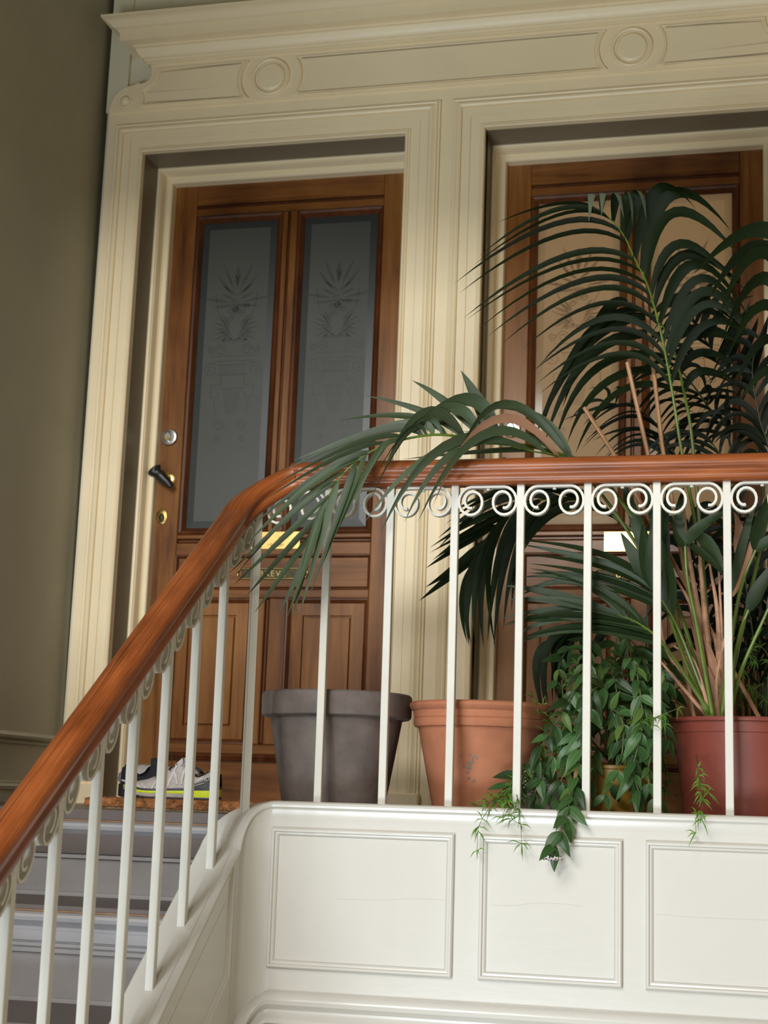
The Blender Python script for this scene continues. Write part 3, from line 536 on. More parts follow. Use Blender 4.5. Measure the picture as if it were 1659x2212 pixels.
DRY = [[[0.843,0.28,0.256],[0.802,0.26,0.529],[0.773,0.25,0.719],[0.764,0.25,0.829]],[[0.846,0.27,0.256],[0.815,0.25,0.566],[0.801,0.25,0.758]],[[0.849,0.26,0.255],[0.854,0.25,0.503],[0.831,0.25,0.674]],[[0.837,0.25,0.255],[0.791,0.22,0.525],[0.719,0.2,0.661]],[[0.855,0.25,0.255],[0.863,0.25,0.441],[0.856,0.25,0.655]],[[0.838,0.24,0.254],[0.767,0.2,0.361],[0.71,0.18,0.457],[0.686,0.18,0.708]],[[0.853,0.22,0.253],[0.849,0.2,0.35],[0.874,0.2,0.473]],[[0.833,0.2,0.252],[0.791,0.2,0.398],[0.737,0.2,0.441]],[[0.826,0.22,0.253],[0.755,0.2,0.336],[0.694,0.2,0.41]]]
STAKES = [[[0.603,0.31,1.264],[0.66,0.31,1.002],[0.786,0.32,0.257]],[[0.631,0.34,1.668],[0.699,0.34,1.028],[0.829,0.33,0.259]],[[0.482,0.3,1.132],[0.562,0.3,1.002],[0.958,0.28,0.256]]]
BACK = [{"label":"","rachis":[[0.958,0.66,0.266],[0.974,0.62,1.029],[0.903,0.6,1.239],[0.836,0.6,1.371],[0.782,0.6,1.461],[0.746,0.62,1.52]],"L":[[0.729,[0.821,0.6,1.227],[0.739,0.6,1.172],0.018],[0.865,[0.74,0.6,1.411],[0.657,0.6,1.378],0.018],[0.968,[0.713,0.6,1.523],[0.671,0.6,1.48],0.014]],"nL":9,"R":[[0.729,[0.972,0.6,1.352],[1.0,0.6,1.466],0.024],[0.865,[0.885,0.6,1.471],[0.927,0.6,1.542],0.026],[0.968,[0.81,0.6,1.562],[0.866,0.6,1.604],0.02]],"nR":11,"col":"leaf","r":0.006},{"label":"","rachis":[[0.945,0.6,0.263],[0.888,0.58,1.057],[0.822,0.58,1.194],[0.734,0.58,1.319],[0.664,0.6,1.366]],"L":[[0.697,[0.794,0.58,1.123],[0.719,0.58,1.082],0.014],[0.927,[0.644,0.58,1.329],[0.561,0.58,1.23],0.016]],"nL":9,"R":[[0.697,[0.878,0.58,1.164],[0.874,0.58,1.256],0.018],[0.858,[0.809,0.58,1.266],[0.822,0.58,1.194],0.016],[0.978,[0.741,0.58,1.391],[0.796,0.58,1.352],0.014]],"nR":9,"col":"leaf","r":0.006},{"label":"","rachis":[[0.931,0.7,0.268],[0.774,0.72,0.911],[0.69,0.74,1.135],[0.603,0.76,1.238],[0.485,0.78,1.273]],"L":[[0.65,[0.619,0.74,1.122],[0.49,0.74,1.051],0.014],[0.86,[0.531,0.76,1.218],[0.43,0.76,1.146],0.014],[0.987,[0.441,0.78,1.271],[0.383,0.78,1.212],0.012]],"nL":12,"R":[[0.65,[0.802,0.74,1.117],[0.859,0.74,1.16],0.014],[0.86,[0.689,0.76,1.273],[0.746,0.76,1.227],0.014],[0.987,[0.5,0.78,1.315],[0.441,0.78,1.317],0.012]],"nR":12,"col":"leaf","r":0.006},{"label":"","rachis":[[0.984,0.6,0.263],[1.006,0.52,0.938],[0.969,0.5,1.141],[0.951,0.5,1.281],[0.972,0.5,1.393]],"L":[[0.656,[0.916,0.5,1.101],[0.837,0.5,1.061],0.02],[0.875,[0.892,0.5,1.283],[0.824,0.5,1.215],0.022],[0.988,[0.919,0.5,1.396],[0.865,0.5,1.341],0.02]],"nL":11,"R":[[0.656,[1.047,0.5,1.098],[1.098,0.5,1.055],0.02],[0.875,[1.024,0.5,1.321],[1.062,0.5,1.236],0.022]],"nR":9,"col":"leaf","r":0.006},{"label":"","rachis":[[0.971,0.62,0.264],[0.938,0.56,0.741],[0.901,0.54,0.93],[0.835,0.54,1.071],[0.755,0.54,1.115]],"L":[[0.687,[0.782,0.52,0.984],[0.675,0.52,0.93],0.016],[0.968,[0.701,0.54,1.102],[0.633,0.54,1.04],0.016]],"nL":9,"R":[[0.687,[0.967,0.52,1.008],[1.019,0.52,0.993],0.018],[0.968,[0.836,0.54,1.169],[0.916,0.54,1.125],0.016]],"nR":9,"col":"leaf","r":0.006},{"label":"","rachis":[[0.971,0.56,0.261],[0.948,0.5,0.466],[0.924,0.48,0.662],[0.913,0.48,0.823]],"L":[[0.187,[0.858,0.46,0.409],[0.781,0.46,0.356],0.02],[0.953,[0.849,0.46,0.861],[0.783,0.46,0.794],0.02]],"nL":13,"R":[[0.187,[1.023,0.46,0.437],[1.06,0.46,0.398],0.02],[0.953,[0.978,0.46,0.873],[1.029,0.46,0.818],0.02]],"nR":13,"col":"leaf","r":0.006},{"label":"","rachis":[[0.88,0.6,0.261],[0.837,0.56,0.471],[0.793,0.55,0.672],[0.76,0.56,0.853]],"L":[[0.18,[0.765,0.54,0.428],[0.686,0.54,0.374],0.024],[0.954,[0.7,0.54,0.878],[0.647,0.54,0.809],0.024]],"nL":14,"R":[[0.18,[0.921,0.54,0.443],[0.972,0.54,0.404],0.024],[0.954,[0.821,0.54,0.89],[0.886,0.54,0.82],0.024]],"nR":14,"col":"leaf","r":0.006},{"label":"","rachis":[[1.035,0.6,0.264],[1.012,0.56,0.472],[0.976,0.55,0.672],[0.965,0.56,0.851]],"L":[[0.179,[0.934,0.54,0.43],[0.856,0.54,0.376],0.024],[0.954,[0.9,0.54,0.875],[0.847,0.54,0.807],0.024]],"nL":13,"R":[[0.179,[1.088,0.54,0.445],[1.112,0.54,0.406],0.024],[0.954,[1.031,0.54,0.887],[1.069,0.54,0.819],0.024]],"nR":9,"col":"leaf","r":0.006}]
CANES = [[[0.906,0.55,0.259],[0.904,0.5,0.466],[0.9,0.5,0.8]],[[0.923,0.58,0.261],[0.923,0.53,0.469],[0.923,0.5,0.799]],[[0.94,0.61,0.263],[0.942,0.56,0.472],[0.947,0.5,0.799]],[[0.957,0.64,0.265],[0.962,0.5,0.466],[0.97,0.5,0.799]],[[0.973,0.55,0.261],[0.981,0.53,0.469],[0.993,0.5,0.799]],[[0.99,0.58,0.262],[1.0,0.56,0.472],[1.016,0.5,0.799]],[[1.007,0.61,0.264],[1.019,0.5,0.467],[1.039,0.5,0.798]],[[1.024,0.64,0.266],[1.038,0.53,0.47],[1.062,0.5,0.798]]]
HOYA = [[[0.573,0.32,0.121],[0.542,0.24,0.336],[0.499,0.2,0.351],[0.437,0.13,0.235],[0.373,0.11,0.129],[0.32,0.1,0.067],[0.284,0.1,0.036]],[[0.576,0.32,0.121],[0.555,0.24,0.311],[0.519,0.16,0.305],[0.505,0.11,0.18],[0.494,0.08,0.083],[0.485,0.0,0.017],[0.48,-0.04,-0.025],[0.464,-0.06,-0.071],[0.449,-0.06,-0.098]],[[0.581,0.3,0.121],[0.597,0.25,0.388],[0.636,0.18,0.382],[0.66,0.12,0.232],[0.638,0.1,0.111],[0.658,0.09,0.039]],[[0.572,0.34,0.122],[0.532,0.34,0.421],[0.504,0.3,0.443],[0.485,0.24,0.348],[0.47,0.2,0.233],[0.452,0.18,0.182]],[[0.572,0.34,0.122],[0.596,0.34,0.422],[0.631,0.3,0.437],[0.683,0.22,0.337],[0.722,0.12,0.185]],[[0.57,0.36,0.122],[0.567,0.38,0.451],[0.588,0.36,0.488],[0.65,0.3,0.418],[0.665,0.26,0.314]],[[0.569,0.3,0.121],[0.522,0.2,0.234],[0.479,0.14,0.181],[0.454,0.1,0.083],[0.425,0.1,0.028]],[[0.569,0.3,0.121],[0.482,0.22,0.209],[0.417,0.15,0.131],[0.385,0.12,0.057],[0.373,0.12,0.015]],[[0.588,0.3,0.121],[0.657,0.2,0.285],[0.688,0.14,0.21],[0.676,0.1,0.089],[0.7,0.1,0.019]],[[0.58,0.32,0.121],[0.571,0.2,0.259],[0.607,0.14,0.232],[0.604,0.11,0.123],[0.569,0.1,0.044],[0.545,0.1,0.014]],[[0.578,0.34,0.122],[0.536,0.3,0.379],[0.565,0.26,0.389],[0.593,0.2,0.26],[0.586,0.18,0.161]],[[0.578,0.34,0.122],[0.614,0.28,0.315],[0.65,0.22,0.336],[0.665,0.18,0.235],[0.649,0.15,0.137]],[[0.57,0.36,0.122],[0.491,0.36,0.383],[0.452,0.36,0.448],[0.422,0.34,0.42],[0.406,0.32,0.34]],[[0.572,0.34,0.122],[0.535,0.2,0.16],[0.519,0.12,0.073],[0.502,0.11,0.013]],[[0.572,0.34,0.122],[0.63,0.24,0.188],[0.654,0.16,0.077],[0.638,0.14,0.017]],[[0.566,0.4,0.123],[0.601,0.44,0.418],[0.655,0.42,0.456],[0.709,0.36,0.386],[0.725,0.3,0.268]],[[0.57,0.36,0.122],[0.527,0.4,0.27],[0.492,0.36,0.254],[0.493,0.3,0.163]],[[0.578,0.34,0.122],[0.663,0.3,0.342],[0.696,0.26,0.39],[0.717,0.22,0.337]]]
FERN = [[26,[[0.398,0.4,0.138],[0.366,0.16,0.106],[0.329,0.1,0.067],[0.347,0.03,0.022],[0.364,-0.03,-0.026],[0.37,-0.04,-0.086]]],[22,[[0.398,0.4,0.138],[0.354,0.16,0.081],[0.296,0.06,0.024],[0.284,-0.01,0.003],[0.26,-0.04,-0.047],[0.256,-0.04,-0.108]]],[26,[[0.398,0.4,0.138],[0.354,0.16,0.093],[0.311,0.08,0.049],[0.281,0.08,0.024],[0.251,0.08,0.007]]],[22,[[0.398,0.4,0.138],[0.361,0.2,0.119],[0.325,0.07,0.055],[0.324,0.0,0.013],[0.318,-0.03,-0.022]]],[20,[[0.398,0.4,0.138],[0.397,0.3,0.237],[0.371,0.2,0.281],[0.339,0.16,0.265]]],[20,[[0.398,0.4,0.138],[0.442,0.34,0.317],[0.472,0.3,0.417],[0.468,0.28,0.441]]],[24,[[0.398,0.4,0.138],[0.584,0.2,0.235],[0.664,0.1,0.231],[0.712,0.0,0.244],[0.759,-0.02,0.261]]],[24,[[0.398,0.4,0.138],[0.423,0.2,0.182],[0.44,0.16,0.157],[0.449,0.14,0.108]]],[26,[[0.786,0.3,0.194],[0.799,0.13,0.128],[0.81,0.07,0.069],[0.816,-0.01,0.017],[0.803,-0.04,-0.009],[0.802,-0.04,-0.045]]],[24,[[1.019,0.4,0.254],[0.959,0.36,0.326],[0.922,0.34,0.349],[0.897,0.32,0.297]]],[24,[[1.019,0.4,0.254],[0.985,0.36,0.427],[0.948,0.34,0.45],[0.91,0.32,0.385]]],[24,[[0.717,0.45,0.199],[0.706,0.42,0.274],[0.719,0.42,0.326],[0.744,0.42,0.353]]],[24,[[0.717,0.45,0.199],[0.694,0.4,0.171],[0.708,0.38,0.095],[0.696,0.36,0.019]]],[26,[[0.398,0.4,0.138],[0.361,0.2,0.082],[0.315,0.1,0.033],[0.286,0.09,0.02],[0.262,0.085,0.011]]],[26,[[0.398,0.4,0.138],[0.361,0.2,0.07],[0.327,0.1,0.029],[0.337,0.02,0.01],[0.333,-0.03,-0.016]]],[22,[[0.398,0.4,0.138],[0.374,0.2,0.07],[0.341,0.09,0.024],[0.293,0.08,0.016],[0.232,0.08,0.004]]],[22,[[0.398,0.4,0.138],[0.41,0.3,0.211],[0.401,0.22,0.232],[0.39,0.16,0.18]]]]
# ================================================================== LANDING EDGE AND STAIR
AC = Vector((-0.29, -0.08)); AR = 0.13            # quarter turn followed by cap, fascia and railing
def turn(x_start, zs, zarc, slope_z, y_end, n=14, r=AR, c=AC, ns=8):
    P = [(x_start, 0.05, zs)] + [(x_start + (c.x - x_start) * k / 6, 0.05, zs) for k in range(1, 6)]
    for k in range(n + 1):
        t = k / n; a = math.pi / 2 * (1 + t)
        P.append((c.x + r * math.cos(a), c.y + r * math.sin(a), zarc(t)))
    for k in range(1, ns + 1):
        y = c.y + (y_end - c.y) * k / ns; P.append((c.x - r, y, slope_z(y)))
    return P
cap_slope = lambda y: -0.125 + 0.70 * (y + 0.08)
cap_arc = lambda t: -0.125 * t ** 2.4
cap_path = turn(1.75, 0.0, cap_arc, cap_slope, -1.9)
fas = tag(empty('landing_fascia'), 'white glossy panelled face of the landing with rounded ledge and curved corner', 'panelling')
CAPP = [(-0.056, -0.045), (-0.056, -0.004), (-0.052, 0.0), (0.034, 0.0), (0.036, -0.003), (0.038, -0.0005), (0.046, 0.0005), (0.054, -0.003), (0.058, -0.009), (0.057, -0.015), (0.052, -0.019), (0.0505, -0.022), (0.0505, -0.045)]
mb = MB(); sweep(mb, cap_path, CAPP); mb.build('ledge_cap', 'white', fas, smooth=True, angle=30)
# face board with its curved corner
face_path = turn(1.75, 0.0, cap_arc, cap_slope, -0.085, ns=1)
mb = MB(); rings = []
P = [Vector(p) for p in face_path]
for i, p in enumerate(P):
    a = P[max(i - 1, 0)]; b = P[min(i + 1, len(P) - 1)]; h = Vector((b.x - a.x, b.y - a.y, 0)).normalized(); lat = Vector((-h.y, h.x, 0))
    top = p.z - 0.03; bot = -0.60 if p.x > -0.29 else min(-0.60, p.z - 0.60)
    rings.append([tuple(Vector((p.x, p.y, top)) + lat * 0.05), tuple(Vector((p.x, p.y, bot)) + lat * 0.05), tuple(Vector((p.x, p.y, bot)) - lat * 0.04), tuple(Vector((p.x, p.y, top)) - lat * 0.04)])
mb.loft(rings).build('face_board', 'white', fas, smooth=True, angle=30)
FP = [(0.0, 0.001), (0.0005, -0.009), (0.004, -0.0135), (0.009, -0.0130), (0.0115, -0.0075), (0.0155, -0.0065), (0.0185, -0.0040), (0.0200, -0.0015), (0.0205, 0.0030)]
for x0, x1 in ((-0.302, 0.191), (0.257, 0.620), (0.676, 1.166), (1.222, 1.70)):
    z0, z1 = -0.427, -0.069
    c = [[(x0 + d, z0 + d), (x1 - d, z0 + d), (x1 - d, z1 - d), (x0 + d, z1 - d)] for d, y in FP]
    if x0 < -0.29: pass
    mb = MB()
    for e in range(4):
        n = (e + 1) % 4; rings = [[(c[k][q][0], FP[k][1], c[k][q][1]) for k in range(len(FP))] for q in (e, n)]
        mb.loft(rings, False, False)
    mb.build('panel_moulding', 'white', fas, smooth=True, angle=25)
    MB().box(x0 + 0.0205, x1 - 0.0205, -0.0012, 0.02, z0 + 0.0205, z1 - 0.0205).build('panel', 'white', fas)
for pts in ([(-0.12, -0.246), (0.0, -0.243), (0.09, -0.236), (0.170, -0.236)], [(0.292, -0.243), (0.35, -0.241), (0.40, -0.233), (0.47, -0.232), (0.52, -0.236)], [(0.70, -0.246), (0.82, -0.249), (0.98, -0.247)]):
    mb = MB(); mb.tube(catmull([(x, -0.0010, z) for x, z in pts], 5), 0.0011, 6); mb.build('paint_crack', 'white', fas, smooth=True)
BM = [(0.045, 0.0), (0.053, 0.0), (0.066, -0.003), (0.076, -0.011), (0.080, -0.021), (0.077, -0.032), (0.067, -0.041), (0.060, -0.046), (0.059, -0.052), (0.064, -0.057), (0.078, -0.064), (0.082, -0.070), (0.082, -0.078), (0.045, -0.080)]
base_path = turn(1.75, -0.484, lambda t: -0.484 - 0.105 * t ** 1.5, lambda y: -0.589 + 0.70 * (y + 0.08), -1.6)
mb = MB(); sweep(mb, base_path, BM); mb.build('base_moulding', 'white', fas, smooth=True, angle=30)
# ---- staircase
st = tag(empty('staircase', (-0.95, -0.5, -0.5)), 'grey painted wooden stair with moulded nosings climbing to the left door', 'stairs')
R_, G_ = 0.236, 0.335
NOS = [(0.000, 0.0), (-0.009, -0.001), (-0.016, -0.006), (-0.018, -0.013), (-0.014, -0.022), (-0.002, -0.030), (0.006, -0.038), (0.008, -0.046), (0.006, -0.048), (0.006, -0.072), (0.012, -0.0735), (0.012, -0.0765), (0.007, -0.078), (0.007, -0.086), (0.013, -0.0875), (0.013, -0.0895), (0.009, -0.091), (0.009, -0.101), (0.018, -0.1025), (0.018, -0.107), (0.018, -0.109)]
for i in range(6):
    ly, z = 0.05 - G_ * i, -0.04 - R_ * i
    fh = 0.029 if i == 0 else 0.012
    if i: keep(MB().box(-1.519, -0.470, ly, ly + G_ + 0.03, z - fh, z).build('tread', 'lino', st), st)
    keep(MB().box(-1.519, -0.470, ly - 0.003, ly + 0.06, z - fh - 0.004, z - fh + 0.0005).build('tread_edge', 'edge', st), st)
    zb = z - fh - 0.0035; zn = z - R_
    prof = NOS + [(0.018, zn + 0.012 - zb), (0.010, zn + 0.010 - zb), (0.008, zn + 0.002 - zb), (0.008, zn - zb - 0.004), (0.06, zn - zb - 0.004), (0.06, 0.0)]
    mb = MB(); mb.loft([[(x, ly + d, zb + h) for d, h in prof] for x in (-1.519, -0.470)])
    keep(mb.build('riser', 'step', st, smooth=True, angle=28), st)
mb = MB(); ys = [-0.075, -1.9]
mb.loft([[(x, y, cap_slope(y) + dz) for y, dz in ((ys[0], -0.03), (ys[1], -0.03), (ys[1], -0.75), (ys[0], -0.75))] for x in (-0.470, -0.3705)])
string = keep(mb.build('outer_string', 'white', st), st)
poly = [(-0.116, -0.150), (-0.116, -0.446), (-1.3, -1.275), (-1.3, -0.979)]
rings = []
for d, h in ((0.0, 0.0), (0.001, 0.006), (0.006, 0.009), (0.010, 0.008), (0.013, 0.004), (0.020, 0.0035), (0.024, 0.001), (0.025, -0.003)):
    rings.append([(-0.3705 + h, q.x, q.y) for q in rim(poly, d)])
mb = MB(); mb.tube([(-0.3712, -0.118, -0.232), (-0.3712, -1.28, -1.045)], 0.0016, 5); mb.build('board_joint', 'iron', string)
string_panel = MB().loft(rings, True, False).build('panel_moulding', 'white', string, smooth=True, angle=25)
# ================================================================== RAILING
ra = tag(empty('stair_railing', (0.3, 0.05, 0.0)), 'varnished wooden handrail on white iron balusters with scrollwork', 'railing')
RZ, RS = 0.892, 0.69
rail_slope = lambda y: 0.738 + RS * (y + 0.10)
rc = Vector((-0.27, -0.10)); rr_ = 0.15
rail_arc = lambda t: RZ - (RZ - 0.738) * t ** 1.35
rail_path = turn(1.75, RZ, rail_arc, rail_slope, -2.1, 16, rr_, rc, 24)
half = [(0.020, -0.036), (0.029, -0.033), (0.033, -0.024), (0.031, -0.014), (0.0285, -0.009), (0.029, -0.0055), (0.034, -0.001), (0.0375, 0.009), (0.036, 0.020), (0.029, 0.030), (0.017, 0.0365)]
RP = half + [(0.0, 0.038)] + [(-a, b) for a, b in reversed(half)]
mb = MB(); sweep(mb, catmull(rail_path, 3), RP, flat=False, uv=True)
keep(mb.build('handrail', 'rail', ra, smooth=True, angle=50), ra)
mb = MB(); cp = [Vector((AC.x - AR - 0.003 + 0.003 * math.sin(k * 0.9), y, rail_slope(y) + 0.0455)) for k, y in enumerate([-0.42 - 0.07 * i for i in range(23)])]
mb.tube(cp, 0.0008, 4); crack = mb.build('drying_crack', 'black', ra, smooth=True); keep(crack, ra)
def zrail_arc(t): return rail_arc(t) - 0.033
bal = []                                             # (x, y, angle, z bottom, z top)
for x in (-0.194, -0.017, 0.1625, 0.342, 0.522, 0.703, 0.883, 1.063, 1.243, 1.423, 1.603): bal.append((x, 0.05, 0.0, -0.002, RZ - 0.030))
a = math.radians(137)
bal.append((AC.x + AR * math.cos(a), AC.y + AR * math.sin(a), math.radians(44), cap_arc(0.52) - 0.012, zrail_arc(0.52) + 0.01))
ysl = [-0.142 - 0.186 * k for k in range(9)]
for y in ysl: bal.append((AC.x - AR, y, math.pi / 2, cap_slope(y) - 0.012, rail_slope(y) - 0.028))
def baluster(x, y, ang, z0, z1):
    mb = MB(); h = 0.0103; ch = 0.0016; rings = []
    sec = [(h - ch, -h), (h, -h + ch), (h, h - ch), (h - ch, h), (-h + ch, h), (-h, h - ch), (-h, -h + ch), (-h + ch, -h)]
    ca, sa = math.cos(ang), math.sin(ang)
    for z in (z0, z1): rings.append([(x + ca * p - sa * q, y + sa * p + ca * q, z) for p, q in sec])
    return keep(mb.loft(rings).build('baluster', 'iron', ra), ra)
for b in bal: baluster(*b)
def scroll_curve(w, h, r0):
    """a flattened C with both ends rolled inward, (s, z) from the middle of its top"""
    out = []; hw = w / 2
    def spiral(sg):
        cx = sg * (hw - r0); cz = -h / 2 - 0.004; pts = []
        # from the top of the C round the outside, underneath and in
        n = 30
        for k in range(n + 1):
            u = k / n; ang = math.pi / 2 - u * (2 * math.pi * 1.52)
            rx = r0 * (1 - u) ** 0.8 * 0.72 + r0 * 0.28; rz = (h / 2) * ((1 - u) ** 0.8 * 0.72 + 0.28)
            if u < 0.25: rz = h / 2 * (0.90 + 0.10 * (1 - u / 0.25)); rx = r0
            elif u < 0.55:
                f = (u - 0.25) / 0.30; rx = r0 * (1 - 0.10 * f); rz = h / 2 * (0.90 - 0.05 * f)
            else:
                f = (u - 0.55) / 0.45; rx = r0 * (0.90 - 0.58 * f); rz = h / 2 * (0.85 - 0.52 * f)
            px = cx + sg * rx * math.cos(ang) - sg * (r0 - rx) * 0.10
            pz = cz + rz * math.sin(ang) + 0.004 * (1 - u)
            pts.append((px, pz))
        return pts
    A = spiral(-1); B = spiral(1)
    return list(reversed(A)) + B
def scroll(x0, y0, x1, y1, zt0, zt1):
    w = math.hypot(x1 - x0, y1 - y0) - 0.0225; d = Vector((x1 - x0, y1 - y0, 0)).normalized(); mid = Vector(((x0 + x1) / 2, (y0 + y1) / 2, (zt0 + zt1) / 2))
    sl = (zt1 - zt0) / math.hypot(x1 - x0, y1 - y0)
    pts = [tuple(mid + d * s + Vector((0, 0, z + sl * s))) for s, z in scroll_curve(w, 0.080, min(0.033, w / 4))]
    nrm = Vector((-d.y, d.x, 0))
    mb = MB(); mb.ribbon(pts, nrm, 0.021, 0.0066)
    mb.tube([tuple(mid + Vector((0, 0, -0.009)) - nrm * 0.001), tuple(mid + Vector((0, 0, 0.012)))], 0.005, 8)
    keep(mb.build('scroll', 'iron', ra, smooth=True, angle=40), ra)
flat_b = sorted([b for b in bal if b[2] == 0.0], key=lambda b: b[0])
zt = RZ - 0.037 - 0.003
for p, q in zip(flat_b, flat_b[1:]): scroll(p[0], p[1], q[0], q[1], zt, zt)
corner = [b for b in bal if 0 < b[2] < 1][0]; slope_b = [b for b in bal if b[2] > 1]
scroll(corner[0] + 0.012, corner[1] + 0.02, flat_b[0][0], flat_b[0][1], zt - 0.025, zt)
scroll(slope_b[0][0], slope_b[0][1], corner[0] - 0.01, corner[1], rail_slope(slope_b[0][1]) - 0.046, zrail_arc(0.52) - 0.012)
for p, q in zip(slope_b, slope_b[1:]): scroll(q[0], q[1], p[0], p[1], rail_slope(q[1]) - 0.046, rail_slope(p[1]) - 0.046)
# ================================================================== MAT
mat_o = tag(empty('doormat', (-0.705, 0.6, -0.04)), 'brown coir doormat lying in front of the left door', 'doormat')
mb = MB(); rings = []
nx = 26
edge = []
for k in range(nx + 1): edge.append((-1.0 + 0.59 * k / nx, 0.35 + random.uniform(-0.006, 0.006)))
for k in range(1, 9): edge.append((-0.41 + random.uniform(-0.005, 0.005), 0.35 + 0.5 * k / 8))
for k in range(1, nx + 1): edge.append((-0.41 - 0.59 * k / nx, 0.85 + random.uniform(-0.005, 0.005)))
for k in range(1, 8): edge.append((-1.0 + random.uniform(-0.006, 0.006), 0.85 - 0.5 * k / 8))
cxm, cym = -0.705, 0.6
def ins(p, d): v = Vector((p[0] - cxm, p[1] - cym)); return (cxm + v.x * (1 - d / 0.295), cym + v.y * (1 - d / 0.25))
for d, z in ((0.0, -0.034), (-0.002, -0.027), (0.001, -0.013), (0.008, -0.0085), (0.02, -0.008)): rings.append([(*ins(p, d), z + random.uniform(-0.001, 0.001)) for p in edge])
keep(mb.loft(rings).build('coir_mat', 'coir', mat_o, smooth=True, angle=70), mat_o)
mb = MB(); mb.loft([[(*ins(p, d), z) for p in edge] for d, z in ((0.006, -0.040), (0.004, -0.034))])
keep(mb.build('mat_backing', 'coirdark', mat_o), mat_o)
mb = MB()
for k in range(2600):
    if k < 1200: p = Vector((random.uniform(-1.0, -0.41), 0.35 + random.uniform(-0.004, 0.004), random.uniform(-0.033, -0.010)))
    else: p = Vector((random.uniform(-1.0, -0.41), random.uniform(0.35, 0.85), -0.0085))
    d = Vector((random.uniform(-1, 1), random.uniform(-0.9, 0.3), random.uniform(-0.5, 0.9))).normalized() * random.uniform(0.005, 0.011); s = Vector((0.0006, 0, 0.0004))
    mb.add([tuple(p - s), tuple(p + s), tuple(p + d)], [(0, 1, 2)])
keep(mb.build('coir_pile', 'coir', mat_o, kind='stuff', clean=False), mat_o)
